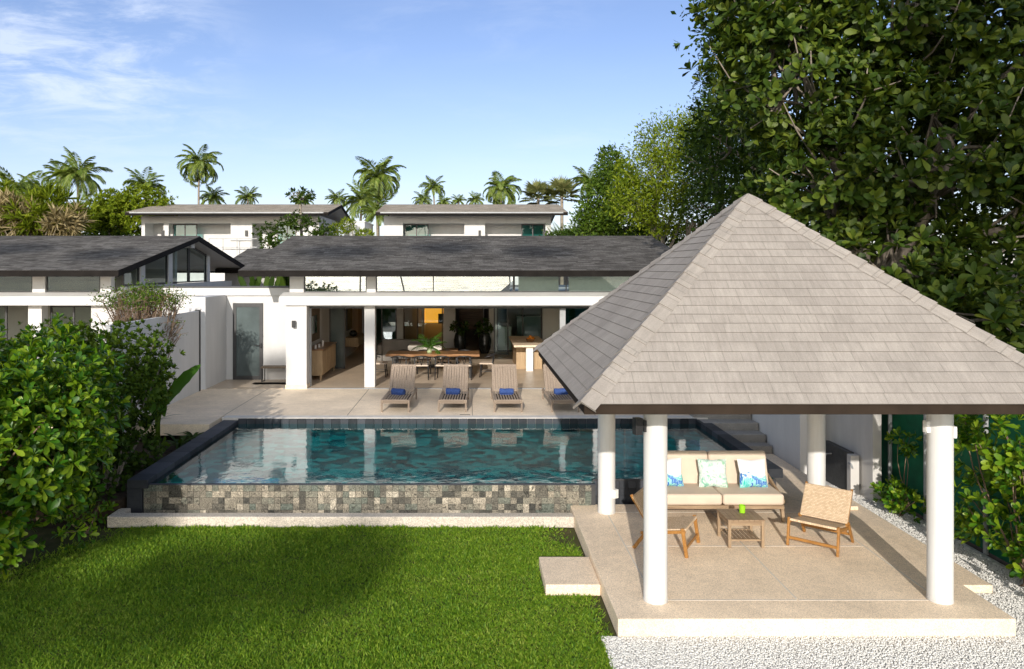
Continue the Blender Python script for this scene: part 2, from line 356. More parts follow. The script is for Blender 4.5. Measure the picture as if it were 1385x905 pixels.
M['fanpalm'] = leaf('pale_fan_fronds', [(0, (.09, .13, .04)), (.5, (.19, .21, .075)), (1, (.32, .31, .13))], .25, .5, .3)
M['dry'] = leaf('dry_fronds', [(0, (.15, .115, .055)), (.5, (.32, .26, .13)), (1, (.48, .41, .25))], .2, .7, .2)
M['twig'] = wood('brown_twigs', (.13, .085, .055), (.28, .20, .14), 2, .9, 6)
M['banana'] = leaf('banana_leaf', [(0, (.03, .10, .012)), (1, (.08, .19, .02))], .35, .4, .4)
# ------------------------------------------------------------ foliage kit
def unit(a): return a/np.maximum(np.linalg.norm(a, axis=-1, keepdims=True), 1e-9)
T_SMALL = (np.array([(0,0,0),(.5,-.5,.05),(1,0,-.08),(.5,0,-.03),(.5,.5,.05)]), np.array([(0,1,2,3),(0,3,2,4)]))
T_BIG = (np.array([(0,0,0),(.3,-.22,.03),(.3,0,-.01),(.3,.22,.03),(.7,-.5,.0),(.7,0,-.05),(.7,.5,.0),(.93,-.3,-.1),(.93,.3,-.1),(1,0,-.14)]),
         np.array([(0,1,2,2),(0,2,3,3),(1,4,5,2),(2,5,6,3),(4,7,9,5),(5,9,8,6)]))
T_BLADE = (np.array([(0,-.5,0),(0,.5,0),(.6,.35,.05),(.6,-.35,.05),(1,0,.0)]), np.array([(0,1,2,3),(3,2,4,4)]))
def leaves(pos, dirs, nrm, size, width, tpl):
    V, F = tpl; d = unit(dirs); y = unit(np.cross(nrm, d)); z = np.cross(d, y); n = len(pos)
    size = np.broadcast_to(np.asarray(size, float), (n,)); width = np.broadcast_to(np.asarray(width, float), (n,))
    L = size[:, None, None]; Wd = (size*width)[:, None, None]
    vv = pos[:, None, :]+V[None, :, 0:1]*L*d[:, None, :]+V[None, :, 1:2]*Wd*y[:, None, :]+V[None, :, 2:3]*L*z[:, None, :]
    ff = F[None]+(np.arange(n)*len(V))[:, None, None]
    return vv.reshape(-1, 3), ff.reshape(-1, F.shape[1])
def tri(F):   # quads (with doubled last vertex = triangle) -> triangles
    a = F[:, [0, 1, 2]]; m = F[:, 2] != F[:, 3]; return np.concatenate([a, F[m][:, [0, 2, 3]]])
def foliage(name, parts, mat, parent=None):
    Vs = []; Fs = []; k = 0
    for V, F in parts: Vs.append(V); Fs.append(F+k); k += len(V)
    V = np.concatenate(Vs); F = tri(np.concatenate(Fs))
    if parent is not None:
        V = V-np.array(parent.location); 
    return np_mesh(name, V, F, mat, parent, smooth=False)
def rnd_dir(n): return unit(RNG.normal(size=(n, 3)))
def blobs_sample(blobs, n, shell=.55):
    """points near the shells of ellipsoids (cx,cy,cz,rx,ry,rz); returns points and outward directions"""
    w = np.array([b[3]*b[4]+b[4]*b[5]+b[3]*b[5] for b in blobs]); w = w/w.sum()
    idx = RNG.choice(len(blobs), n, p=w); B = np.array(blobs, float)[idx]
    d = rnd_dir(n); r = shell+(1-shell)*RNG.random(n)**.7; r *= 1+.16*RNG.normal(size=n)*(RNG.random(n) < .5)
    return B[:, :3]+d*B[:, 3:]*r[:, None], unit(d/B[:, 3:])
def scatter_leaves(blobs, n, size, width=.45, tpl=T_SMALL, shell=.5, up=.4):
    p, o = blobs_sample(blobs, n, shell); d = unit(o*.7+rnd_dir(n)*.9+np.array([0, 0, .1])); nr = unit(o*.5+rnd_dir(n)*.6+np.array([0, 0, up]))
    return leaves(p, d, nr, size*(.6+.8*RNG.random(n)), width, tpl)
def rosettes(blobs, n, k, size, width=.45, tpl=T_BIG, shell=.6, up=.5, pts=None):
    p, o = blobs_sample(blobs, n, shell) if pts is None else pts; n = len(p)
    ax = unit(o*.8+np.array([0, 0, up])+rnd_dir(n)*.45)
    a0 = unit(np.cross(ax, rnd_dir(n))); b0 = np.cross(ax, a0)
    P_, D_, N_, S_ = [], [], [], []
    sc = .65+.6*RNG.random(n)
    for j in range(k):
        th = 2*math.pi*j*.382+RNG.random(n)*.5; el = .15+1.0*(1-j/k)+.25*RNG.normal(size=n)   # outer leaves open, inner upright
        el = np.clip(np.pi/2-el, -.3, 1.4)
        rad = a0*np.cos(th)[:, None]+b0*np.sin(th)[:, None]
        d = unit(rad*np.cos(el)[:, None]+ax*np.sin(el)[:, None]); nn = unit(ax*np.cos(el)[:, None]-rad*np.sin(el)[:, None])
        keep = RNG.random(n) < .9
        P_.append((p+ax*(.01*j*size))[keep]); D_.append(d[keep]); N_.append(nn[keep]); S_.append((size*sc*(1-.25*j/k)*(.8+.4*RNG.random(n)))[keep])
    return leaves(np.concatenate(P_), np.concatenate(D_), np.concatenate(N_), np.concatenate(S_), width, tpl)
def limb(mb, a, b, r0, r1, bend=.12, n=6, k=6):
    a, b = Vector(a), Vector(b); L = (b-a).length; off = Vector([random.uniform(-1, 1)*bend*L for _ in range(3)]); off2 = Vector([random.uniform(-1, 1)*bend*.5*L for _ in range(3)])
    pts = []
    for i in range(k+1):
        t = i/k; pts.append(a.lerp(b, t)+off*math.sin(math.pi*t)*.5+off2*math.sin(2*math.pi*t)*.5)
    mb.tube(pts, [r0+(r1-r0)*i/k for i in range(k+1)], n); return pts
def tree(name, label, cat, basep, blobs, mat, trunk_r, leafparts, group=None, twigs=40, bark='trunk', fork=None, stems=1):
    root = thing(name, label, cat, basep, 0, group); mb = MB(); b0 = Vector(basep)
    cen = Vector(np.mean([b[:3] for b in blobs], axis=0)); fork = fork if fork is not None else b0.lerp(cen, .6)
    for s in range(stems):
        st = b0+Vector((random.uniform(-.3, .3)*(stems > 1), random.uniform(-.3, .3)*(stems > 1), 0)); fk = Vector(fork)+Vector((random.uniform(-.5, .5)*(stems > 1), random.uniform(-.4, .4)*(stems > 1), 0))
        limb(mb, st, fk, trunk_r, trunk_r*.65, .06, 10, 8)
        for b in blobs[s::stems]:
            q = limb(mb, fk, Vector(b[:3]), trunk_r*.5, trunk_r*.16, .15, 6, 6)
            for _ in range(max(1, twigs//len(blobs))):
                d = Vector(rnd_dir(1)[0]); e = Vector(b[:3])+Vector((d.x*b[3], d.y*b[4], d.z*b[5]))*random.uniform(.7, 1.0)
                limb(mb, q[random.randint(3, 6)], e, trunk_r*.14, trunk_r*.04, .15, 4, 4)
    mb.build('trunk', M[bark], root, smooth=True); foliage('crown', leafparts, mat, root)
    return root
def frond_arrays(n, Lf, droop, el_lo, el_hi, leaflet=.55, pairs=26, wid=.07, seed=1, up=0.0):
    g = np.random.default_rng(seed); P_, D_, N_, S_ = [], [], [], []; rach = []
    for i in range(n):
        az = 2*math.pi*i*.382+g.random()*.4; u = (i+.5)/n; el = el_hi+(el_lo-el_hi)*u+g.normal()*.08; L = Lf*(.8+.35*g.random())
        h = np.array([math.cos(az), math.sin(az), 0]); z = np.array([0, 0, 1.]); side = np.array([-math.sin(az), math.cos(az), 0])
        pos = np.zeros(3); a = el; step = L/pairs; dr = droop*(.7+.6*g.random())*(.5+.8*u); line = [pos.copy()]; tw = g.normal()*.25
        for j in range(pairs):
            d = h*math.cos(a)+z*math.sin(a); pos = pos+d*step; a -= dr/pairs*(.4+1.4*j/pairs); line.append(pos.copy())
            if j < 2: continue
            t = j/pairs; ln = leaflet*(math.sin(math.pi*min(1, .12+t*.85))**.7)*(.85+.3*g.random()); nr = np.cross(d, side); nr = nr if nr[2] > 0 else -nr
            for sg in (-1, 1):
                ld = side*sg*(.75)+d*(.6+.4*t)-z*(.22+.35*g.random())+nr*tw*sg
                P_.append(pos.copy()); D_.append(ld); N_.append(nr); S_.append(ln)
        rach.append(line)
    return np.array(P_), np.array(D_), np.array(N_), np.array(S_), rach
def palm_crown_mesh(n, Lf, droop, lo, hi, mat, seed, leaflet=.55, pairs=24, wid=.075):
    P_, D_, N_, S_, rach = frond_arrays(n, Lf, droop, lo, hi, leaflet, pairs, wid, seed)
    V, F = leaves(P_, D_, N_, S_, wid/np.maximum(S_, .1), T_SMALL); mb = MB()
    for line in rach: mb.tube([line[k] for k in range(0, len(line), 4)], [.03*(1-.8*k/len(line)) for k in range(0, len(line), 4)], 4)
    Fq = np.array([list(f)+[f[-1]]*(4-len(f)) for f in mb.f if len(f) in (3, 4)]); V2 = np.array(mb.v)
    Vt = np.concatenate([V, V2]); Ft = tri(np.concatenate([F, Fq+len(V)]))
    o = np_mesh('crown', Vt, Ft, mat); me = o.data; bpy.data.objects.remove(o); return me
def fan_crown_mesh(n, Ls, Lb, mat, seed):
    g = np.random.default_rng(seed); P_, D_, N_, S_ = [], [], [], []; mb = MB()
    for i in range(n):
        az = 2*math.pi*i*.382+g.random()*.3; u = (i+.5)/n; el = 1.35-1.7*u
        d = np.array([math.cos(az)*math.cos(el), math.sin(az)*math.cos(el), math.sin(el)]); s = np.array([-math.sin(az), math.cos(az), 0]); nr = np.cross(d, s)
        nr = nr if nr[2] > 0 else -nr; hub = d*Ls*(.8+.4*g.random()); mb.tube([(0, 0, 0), hub*.5+np.array([0, 0, .04]), hub], [.04, .03, .02], 4)
        for k in range(23):
            t = (k/22-.5)*4.1; ld = d*math.cos(t)+s*math.sin(t)+nr*.18*abs(t)*(-.2)-np.array([0, 0, .10*abs(t)])
            P_.append(hub); D_.append(ld); N_.append(nr+rnd_dir(1)[0]*.2); S_.append(Lb*(.8+.3*g.random())*(1-.12*abs(t)))
    V, F = leaves(np.array(P_), np.array(D_), np.array(N_), np.array(S_), .13, T_SMALL)
    Fq = np.array([list(f) for f in mb.f if len(f) == 4]); V2 = np.array(mb.v)
    o = np_mesh('crown', np.concatenate([V, V2]), tri(np.concatenate([F, Fq+len(V)])), mat); me = o.data; bpy.data.objects.remove(o); return me
# ------------------------------------------------------------ the setting
def structure(o): o['kind'] = 'structure'; return o
g = MB(); xs = (-1500, -60, 60, 1500); ys = (-60, -44, 70, 1800); zz = (-1.3, -.04, -.04, -.04)
for j in range(3):
    for i in range(3): g.add([(xs[i], ys[j], zz[j]), (xs[i+1], ys[j], zz[j]), (xs[i+1], ys[j+1], zz[j+1]), (xs[i], ys[j+1], zz[j+1])], [(0, 1, 2, 3)])
structure(g.build('ground', M['soil']))
s = MB(); s.add([(-3000, -3500, -.95), (3000, -3500, -.95), (3000, -48, -.95), (-3000, -48, -.95)], [(0, 1, 2, 3)]); structure(s.build('sea', M['sea']))
# lawn soil under the blades
m, t, b = base('lawn_turf', .95, .1); v = wcoord(t)
setc(t, b, ramp(t, noise(t, v, 3.0, 6, .7), [(.3, (.045, .055, .018)), (.55, (.075, .075, .03)), (.75, (.14, .10, .055))])); M['turf'] = m
LX0, LX1, LY0, LY1 = -9.5, 1.69, 4.5, 12.495
lw = MB(); lw.add([(LX0, LY0, -.01), (LX1, LY0, -.01), (LX1, LY1, -.01), (LX0, LY1, -.01)], [(0, 1, 2, 3)]); structure(lw.build('lawn', M['turf']))
# grass blades
def lawn_edge(x, y):   # 1 inside the grass, thinning at soil patches
    left = -6.1-(12.4-y)*.28
    e = np.clip((x-left)/.7, 0, 1); f = np.clip((12.5-y)/.03, 0, 1)
    bare = np.clip(np.hypot((x-1.75)/.75, (y-12.3)/1.0), 0, 1)**3*np.clip(np.hypot((x-1.8)/.42, (y-9.6)/1.9), 0, 1)**2*np.clip(np.hypot((x+6.1)/.8, (y-12.2)/.5), 0, 1)**2
    return e*f*bare
n = 300000; gy = 7.6+(12.49-7.6)*RNG.random(n)**1.25; gx = -8.6+(10.24)*RNG.random(n)
keep = (RNG.random(n) < lawn_edge(gx, gy)) & ((gx < 1.64) & ((gx < .96) | (gy < 9.9) | (gy > 10.95))) & ((gy > 8.75) | (gx < 1.52)) & (gx > (0-700)*gy/1035); gx, gy = gx[keep], gy[keep]; n = len(gx)
pos = np.stack([gx, gy, np.full(n, -.01)], 1); tilt = RNG.normal(size=(n, 2))*.95; d = np.stack([tilt[:, 0], tilt[:, 1], np.ones(n)], 1)
clump = .5+.5*np.sin(gx*5.1+np.sin(gy*3.7)*2)*np.sin(gy*6.3+np.cos(gx*2.9)*2)
V, F = leaves(pos, d, rnd_dir(n)*np.array([1, 1, .2]), (.033+.03*RNG.random(n))*(.75+.5*clump)*(1+.5*(gy > 12.38)), .22, T_BLADE)
o = np_mesh('grass', V, tri(F), M['grass']); tag(o, 'short green lawn grass between the pool and the gravel', 'grass', None, 'stuff')
# white gravel
m, t, b = base('white_gravel_bed', .9, .2); v = wcoord(t)
vo = NN(t, 'ShaderNodeTexVoronoi', {'Vector': v, 'Scale': 55}); setc(t, b, ramp(t, vo.outputs['Distance'], [(0, (.74, .72, .69)), (.7, (.55, .54, .52))])); bump(t, b, vo.outputs['Distance'], .02, -.8); M['gravelbed'] = m
gb = MB()
for (x0, y0, x1, y1) in ((1.50, 4.5, 9.5, 8.83), (6.2, 8.83, 7.62, 15.5)): gb.add([(x0, y0, .0), (x1, y0, .0), (x1, y1, .0), (x0, y1, .0)], [(0, 1, 2, 3)])
structure(gb.build('gravel_bed', M['gravelbed']))
m, t, b = base('white_pebbles', .8, .25); r = NN(t, 'ShaderNodeNewGeometry').outputs['Random Per Island']
setc(t, b, ramp(t, r, [(0, (.60, .585, .56)), (.4, (.70, .69, .66)), (.96, (.76, .75, .72)), (1, (.50, .48, .45))])); M['pebble'] = m
n1, n2 = 30000, 22000
pos = np.concatenate([np.stack([1.5+6.9*RNG.random(n1), 7.75+1.05*RNG.random(n1), np.full(n1, .004)], 1), np.stack([6.30+1.25*RNG.random(n2), 8.7+6.2*RNG.random(n2)**1.4, np.full(n2, .004)], 1)])
pos = pos[~((pos[:, 0] < 6.85) & (pos[:, 1] > 9.95))]; n = len(pos)
OV = np.array([(1,0,0),(-1,0,0),(0,1,0),(0,-1,0),(0,0,1),(0,0,-1)], float); OF = np.array([(0,2,4),(2,1,4),(1,3,4),(3,0,4),(2,0,5),(1,2,5),(3,1,5),(0,3,5)])
a = RNG.random(n)*6.28; sc = (.007+.008*RNG.random(n)); sx = sc*(1+.6*RNG.random(n)); c_, s_ = np.cos(a), np.sin(a)
lx = OV[None, :, 0]*sx[:, None]; ly = OV[None, :, 1]*sc[:, None]; lz = OV[None, :, 2]*(sc*.75)[:, None]
V = np.stack([pos[:, 0:1]+lx*c_[:, None]-ly*s_[:, None], pos[:, 1:2]+lx*s_[:, None]+ly*c_[:, None], pos[:, 2:3]+lz+RNG.random((n, 1))*.012], 2)
F = (OF[None]+(np.arange(n)*6)[:, None, None]).reshape(-1, 3)
o = np_mesh('gravel', V.reshape(-1, 3), F, M['pebble']); tag(o, 'loose white gravel in front of and beside the pavilion platform', 'gravel', None, 'stuff')
# deck, joints
dk = MB(); dk.box(-16, 18.32, .45, 9.5, 22.34, DK); dk.box(-16, 17.3, .45, -5.9, 18.318, DK-.002); structure(dk.build('pool_deck', M['deck']))
jt = MB()
for x in (-9.0, -5.9, -2.95, .05, 3.0): jt.box(x-.006, 18.34, DK-.01, x+.006, 22.3, DK+.0025)
structure(jt.build('deck_joint', simple('dark_joint', (.14, .125, .11), .9, .1, 5, 0)))
fl = MB(); fl.box(-16, 22.345, .4, 9.5, 48, DK+.012); structure(fl.build('floor', M['floor']))
th = MB(); th.box(-5.45, 22.30, DK+.002, 3.6, 22.42, DK+.018); structure(th.build('door_track', M['alu']))
pth = MB(); pth.box(5.38, 13.1, .0, 6.64, 16.78, .16); structure(pth.build('path', M['terr']))
# ------------------------------------------------------------ pool
pool = thing('swimming_pool', 'infinity pool with dark slate coping and mottled square tile front wall', 'pool', (-.1, 13, 0))
bs = MB(); pl_ = [(-5.46, 13.05), (2.12, 13.05), (2.12, 13.365), (5.31, 13.365), (5.31, 18.05), (-5.46, 18.05)]; nb_ = len(pl_)
bs.add([(x, y, .39) for x, y in pl_]+[(x, y, WL-.012) for x, y in pl_], [tuple(range(nb_))]); bs.build('basin', M['basin'], pool, recalc=False)
bw = MB(); bw.add(bs.v, [(i, nb_+i, nb_+(i+1) % nb_, (i+1) % nb_) for i in range(nb_)]); bw.build('basin_wall', M['basinside'], pool, recalc=False)
wc = MB(); wc.box(-5.84, 13.012, .0, 2.13, 13.048, WL-.006); wc.box(2.13, 13.3, 0, 5.32, 13.36, WL+.0); wc.build('wall_core', M['frame'], pool)
tm = MB(); T = .1055; nx = int((2.13+5.54)/T); occ = set()
for r in range(5):
    for c in range(nx):
        if (c, r) in occ: continue
        w, h = 1, 1; q = random.random()
        if q < .05 and c+1 < nx and r+1 < 5 and not ({(c+1, r), (c, r+1), (c+1, r+1)} & occ): w, h = 2, 2
        elif q < .14 and c+1 < nx and (c+1, r) not in occ: w = 2
        elif q < .19 and r+1 < 5 and (c, r+1) not in occ: h = 2
        for i in range(w):
            for j in range(h): occ.add((c+i, r+j))
        x0 = -5.54+c*T; z0 = .028+r*T; pr = random.uniform(0, .006); tm.box(x0+.002, 12.99-pr, z0+.002, x0+w*T-.002, 13.011, z0+h*T-.002)
tm.build('tile_facing', M['tile'], pool, recalc=False)
ed = MB(); ed.box(-5.45, 12.985, .028+5*T, 2.13, 13.05, WL+.003); ed.build('spill_edge', M['slate'], pool)
cp = MB(); y = 12.95
while y < 18.0: cp.box(-5.81, y, WL-.06, -5.46, min(y+.396, 18.02), .650+random.uniform(0, .002)); y += .4
x = -5.86
cp.box(-5.81, 12.96, .05, -5.56, 13.3, WL-.065)
y = 13.6
while y < 18.0: cp.box(5.30, y, WL-.06, 5.56, min(y+.396, 18.02), .668); y += .4
x = -5.46
while x < 5.3: cp.box(x+.002, 18.0, .36, x+.196, 18.03, DK-.012); x += .2
cp.build('coping', M['slate'], pool, bev=.004)
rim = MB(); rim.box(-5.86, 18.035, .45, 5.6, 18.318, DK+.004); rim.build('deck_rim', simple('pale_rim_stone', (.60, .57, .53), .7, .1, 5, .15), pool, bev=.006)
dw = MB(); x = 2.14
while x < 5.2:
    for r in range(4): dw.box(x+.003, 13.28-random.uniform(0, .004), .03+r*.13, x+.147, 13.3, .03+r*.13+.126)
    x += .15
dw.build('recess_tile', M['slate'], pool, recalc=False)
wt = MB(); wt.add([(-5.45, 12.99, WL), (2.13, 12.99, WL), (2.13, 13.33, WL), (5.30, 13.33, WL), (5.30, 18.0, WL), (-5.45, 18.0, WL)], [(0, 1, 2, 3, 4, 5)]); structure(wt.build('pool_water', M['water']))
cb = thing('catch_basin_kerb', 'low pebble finished kerb around the overflow trough below the tiled pool wall', 'kerb', (-2, 12.6, 0))
k = MB(); k.box(-5.93, 12.49, 0, 1.70, 12.70, .18); k.box(-5.93, 12.70, 0, -5.74, 12.95, .18); k.build('kerb', M['curb'], cb, bev=.012)
k = MB(); k.box(-5.74, 12.70, 0, 2.1, 12.985, .05); k.build('trough', M['black'], cb)
# ------------------------------------------------------------ roofs
def courses(mb, pa, pb, qa, qb, n, lift, rh, uoff=0):
    pa, pb, qa, qb = map(Vector, (pa, pb, qa, qb)); ax = (pb-pa).normalized(); nr = ax.cross(qa-pa).normalized()
    if nr.z < 0: nr = -nr
    for i in range(n):
        s0, s1 = i/n, (i+1)/n
        a0, b0, a1, b1 = pa.lerp(qa, s0), pb.lerp(qb, s0), pa.lerp(qa, s1), pb.lerp(qb, s1); up = nr*lift
        def uv(p, vv): return ((p-pa).dot(ax)+uoff, vv)
        v0, v1 = i*rh+.001, (i+1)*rh-.001
        mb.add([a0+up, b0+up, b1+nr*.001, a1+nr*.001, a0, b0], [(0, 1, 2, 3), (4, 5, 1, 0)],
               [[uv(a0, v0), uv(b0, v0), uv(b1, v1), uv(a1, v1)], [uv(a0, v0), uv(b0, v0), uv(b0, v0+.003), uv(a0, v0+.003)]])
pav = thing('garden_pavilion', 'open square pavilion with pale grey shingle pyramid roof on four white round columns', 'pavilion', (3.98, 10.97, 0))
CX, CY, RR, EZ, AZ = 3.98, 10.97, 2.786, 2.79, 5.29
cor = [Vector((CX+sx*RR, CY+sy*RR, EZ)) for sx, sy in ((-1, -1), (1, -1), (1, 1), (-1, 1))]; ap = Vector((CX, CY, AZ))
rf = MB()
for i in range(4): courses(rf, cor[i], cor[(i+1) % 4], ap, ap, 25, .007, .147, i*3.7)
rf.build('roof', M['roof'], pav, recalc=False)
for i in range(4):
    hip = MB(); c0 = cor[i]; ax = (ap-c0); L = ax.length; ax = ax.normalized()
    fa = (cor[(i+1) % 4]-c0).normalized(); fb = (cor[(i-1) % 4]-c0).normalized()
    wa = (fa-ax*fa.dot(ax)).normalized(); wb = (fb-ax*fb.dot(ax)).normalized(); up = (wa+wb).normalized()*-1
    if up.z < 0: up = -up
    nn = 20; st = L/nn
    for j in range(nn):
        a, bq = c0+ax*(j*st), c0+ax*min((j+1.12)*st, L); lo = .034; hi = .014; w = .17
        def prof(p, h): return [p+wa*w+up*(h*.55), p+up*(h+.012), p+wb*w+up*(h*.55)]
        A, B = prof(a, lo), prof(bq, hi); C0 = [p-up*.03 for p in A]
        uvq = [(j*.31, j*.17+.01), (j*.31+.1, j*.17+.01), (j*.31+.1, j*.17+.16), (j*.31, j*.17+.16)]
        hip.add(A+B+C0, [(0, 1, 4, 3), (1, 2, 5, 4), (6, 7, 1, 0), (7, 8, 2, 1)], [uvq]*4)
    hip.build('hip_cap', M['roof'], pav, recalc=False)
fc = MB(); e = RR-.03; zb, zt = 2.675, 2.782
fc.box(CX-e, CY-e, zb, CX+e, CY-e+.035, zt); fc.box(CX-e, CY+e-.035, zb, CX+e, CY+e, zt); fc.box(CX-e, CY-e+.037, zb, CX-e+.035, CY+e-.037, zt); fc.box(CX+e-.035, CY-e+.037, zb, CX+e, CY+e-.037, zt)
fc.build('fascia', M['fascia'], pav, bev=.005)
ce = MB(); ce.box(CX-e+.04, CY-e+.04, 2.70, CX+e-.04, CY+e-.04, 2.72)
for x in np.arange(CX-e+.2, CX+e-.1, .3): ce.box(x, CY-e+.05, 2.69, x+.012, CY+e-.05, 2.7)
ce.build('ceiling', M['ceil'], pav)
CP = [(2.25, 9.30), (5.71, 9.30), (2.25, 12.63), (5.71, 12.63)]
for i, (x, y) in enumerate(CP):
    c = MB(); c.lathe([(.146, P+.002), (.146, P+.03), (.142, P+.034), (.142, 2.69)], (x, y, 0), 40); co = c.build('column', M['column'], pav, smooth='auto')
def sconce(parent, x, y, z, nx, ny, name='wall_lamp'):
    s = MB(); a = math.atan2(ny, nx); Mx = Matrix.Translation((x, y, z)) @ Matrix.Rotation(a, 4, 'Z')
    s.box(0, -.03, -.07, .03, .03, .07, Mx); s.box(.03, -.02, -.02, .06, .02, .02, Mx); s.box(.06, -.05, -.1, .15, .05, .1, Mx); return s.build(name, M['black'], parent, bev=.004)
def smallbox(parent, name, x, y, z, nx, ny, w, h, d, mat):
    s = MB(); Mx = Matrix.Translation((x, y, z)) @ Matrix.Rotation(math.atan2(ny, nx), 4, 'Z'); s.box(-.01, -w/2, -h/2, d, w/2, h/2, Mx); s.box(d, -w*.36, -h*.36, d+.006, w*.36, h*.36, Mx); return s.build(name, mat, parent, bev=.004)
sconce(pav, 2.12, 9.25, 2.34, -1, -.25)
M['plasticw'] = simple('white_plastic', (.74, .73, .71), .4, .03, 8, 0)
smallbox(pav, 'socket_box', 2.36, 12.53, .55, .6, -.8, .09, .14, .05, M['plasticw'])
smallbox(pav, 'junction_box', 5.56, 9.3, 2.32, -1, -.2, .07, .14, .04, M['plasticw']); smallbox(pav, 'junction_box', 5.85, 9.27, 2.26, 1, -.2, .07, .14, .03, M['plasticw'])
for z in (2.2, 1.99): smallbox(pav, 'speaker_grille', 5.76, 12.50, z, .35, -1, .12, .17, .025, simple('grey_grille', (.42, .41, .39), .6, .2, 60, .2))
pf = MB(); pf.box(1.70, 8.80, -.02, 6.28, 13.06, P); pf.build('platform', M['terr'], pav, bev=.012)
js = MB()
for x in (2.25, 3.98, 5.71): js.box(x-.010, 9.33 if x == 3.98 else 9.3, P-.01, x+.010, 12.63, P+.003)
for y in (9.3, 11.1, 12.63): js.box(2.262, y-.012, P-.01, 3.968, y+.012, P+.003); js.box(3.992, y-.012, P-.01, 5.698, y+.012, P+.003)
js.build('floor_joint', M['grout'], pav)
st = MB(); st.box(.98, 9.94, -.02, 1.695, 10.91, .13); tag(st.build('stepping_slab', M['terr'], None, bev=.012), 'low beige stepping slab on the lawn against the platform side', 'step')
st = MB(); st.box(6.285, 10.0, -.02, 6.83, 14.6, .10); tag(st.build('side_step', M['terr'], None, bev=.012), 'long low beige step between the platform and the white gravel', 'step')
# stairs and walls beyond the pavilion
sw = thing('garden_stairs', 'dark stone stairs rising behind the pavilion sofa beside a white wall', 'stairs', (6.0, 17, 0))
for i, (y, z) in enumerate(((16.8, .33), (17.15, .50), (17.6, .67), (18.05, .84), (18.5, 1.0), (19, 1.17))):
    k = MB(); k.box(5.57-.1*i, y, .02, 6.63, y+(.5 if i < 5 else 2.5), z); k.build('step', M['step'], sw, bev=.01)
def lone(name, label, cat, mb, mat, bev=.008, group=None): return tag(mb.build(name, mat, None, bev=bev), label, cat, group)
lone('garden_wall', 'white plastered wall beside the dark stone stairs', 'wall', MB().box(6.66, 15.45, 0, 6.82, 22.2, 2.5), M['white'])
lone('boundary_wall', 'tall white wall with palm shadows beyond the dark shower panel', 'wall', MB().box(7.26, 13.8, -.02, 7.42, 18.5, 2.45), M['white2'])
shw = thing('outdoor_shower', 'low dark slate shower wall with tap beside the white boundary wall', 'shower', (7.1, 14.9, 0))
k = MB(); k.box(7.08, 14.35, 0, 7.2, 15.35, .78); k.build('panel', slate_mat('dark_stone', (.03, .032, .033), (.12, .12, .12), .3, .3, .5), shw, bev=.006)
k = MB(); k.box(7.06, 14.2, 0, 7.22, 14.345, .76); k.build('pier', M['white2'], shw, bev=.006)
k = MB(); k.tube([(7.08, 15.0, .6), (6.98, 15.0, .6), (6.95, 15.0, .55)], .014, 8); k.build('tap', M['alu'], shw); k = MB(); k.tube([(7.06, 14.27, .6), (7.02, 14.1, .62), (7.02, 14.05, .56)], .018, 8); k.build('spout', M['alu'], shw)
gf = thing('green_screen_fence', 'dark green screen fence on grey posts behind the gravel strip', 'fence', (7.75, 12, 0))
m, t, b = base('green_mesh_screen', .7, .3); v = wcoord(t); setc(t, b, ramp(t, noise(t, v, 2.2, 4), [(.3, (.004, .08, .038)), (.75, (.010, .16, .075))])); M['screen'] = m
k = MB(); k.box(7.74, 6.5, .0, 7.77, 14.6, 2.5); k.build('screen', M['screen'], gf)
for y in (6.6, 8.2, 9.8, 11.4, 12.6, 12.9, 14.0): k = MB(); k.tube([(7.68, y, -.02), (7.68, y, 2.6)], .035, 10); k.build('post', M['alu'], gf)
# ------------------------------------------------------------ buildings
def boxes(mb, name, mat, parent, bev=0):
    for i in range(0, len(mb.v), 8):
        k = MB(); k.add(mb.v[i:i+8], [(0,3,2,1),(4,5,6,7),(0,1,5,4),(1,2,6,5),(2,3,7,6),(3,0,4,7)]); k.build(name, mat, parent, bev=bev)
def gable_roof(parent, x0, x1, ye, yr, ze, zr, n, mat, rh, fh=.175, name='roof', bargew=.05):
    r = MB(); courses(r, (x0, ye, ze), (x1, ye, ze), (x0, yr, zr), (x1, yr, zr), n, .008, rh); yb = 2*yr-ye
    courses(r, (x1, yb, ze), (x0, yb, ze), (x1, yr, zr), (x0, yr, zr), n, .008, rh, 5); rf = r.build(name, mat, parent, recalc=False)
    c = MB(); c.prism([(yr-.16, zr-.02), (yr, zr+.03), (yr+.16, zr-.02)], 'x', x0, x1); c.build('ridge_cap', mat, rf, recalc=True)
    f = MB(); f.box(x0, ye, ze-fh, x1, ye+.04, ze-.002); f.box(x0, yb-.04, ze-fh, x1, yb, ze-.002)
    for x, dx in ((x0, bargew), (x1, -bargew)):
        a, b = sorted((x+.003*np.sign(dx), x+dx))
        for y1, y2 in ((ye+.042, yr), (yb-.042, yr)):
            sl = (zr-ze)/(yr-ye)*.042
            f.prism([(y1, ze+sl-fh), (y2, zr-fh), (y2, zr-.004), (y1, ze+sl-.004)], 'x', a, b)
    f.build('fascia', M['eave'], parent)
    so = MB(); so.prism([(ye+.05, ze-.06), (yr, zr-.06), (yr, zr-.1), (ye+.05, ze-.1)], 'x', x0+.06, x1-.06); so.prism([(yb-.05, ze-.06), (yr, zr-.06), (yr, zr-.1), (yb-.05, ze-.1)], 'x', x0+.06, x1-.06)
    so.build('soffit', M['ceil'], parent); return rf
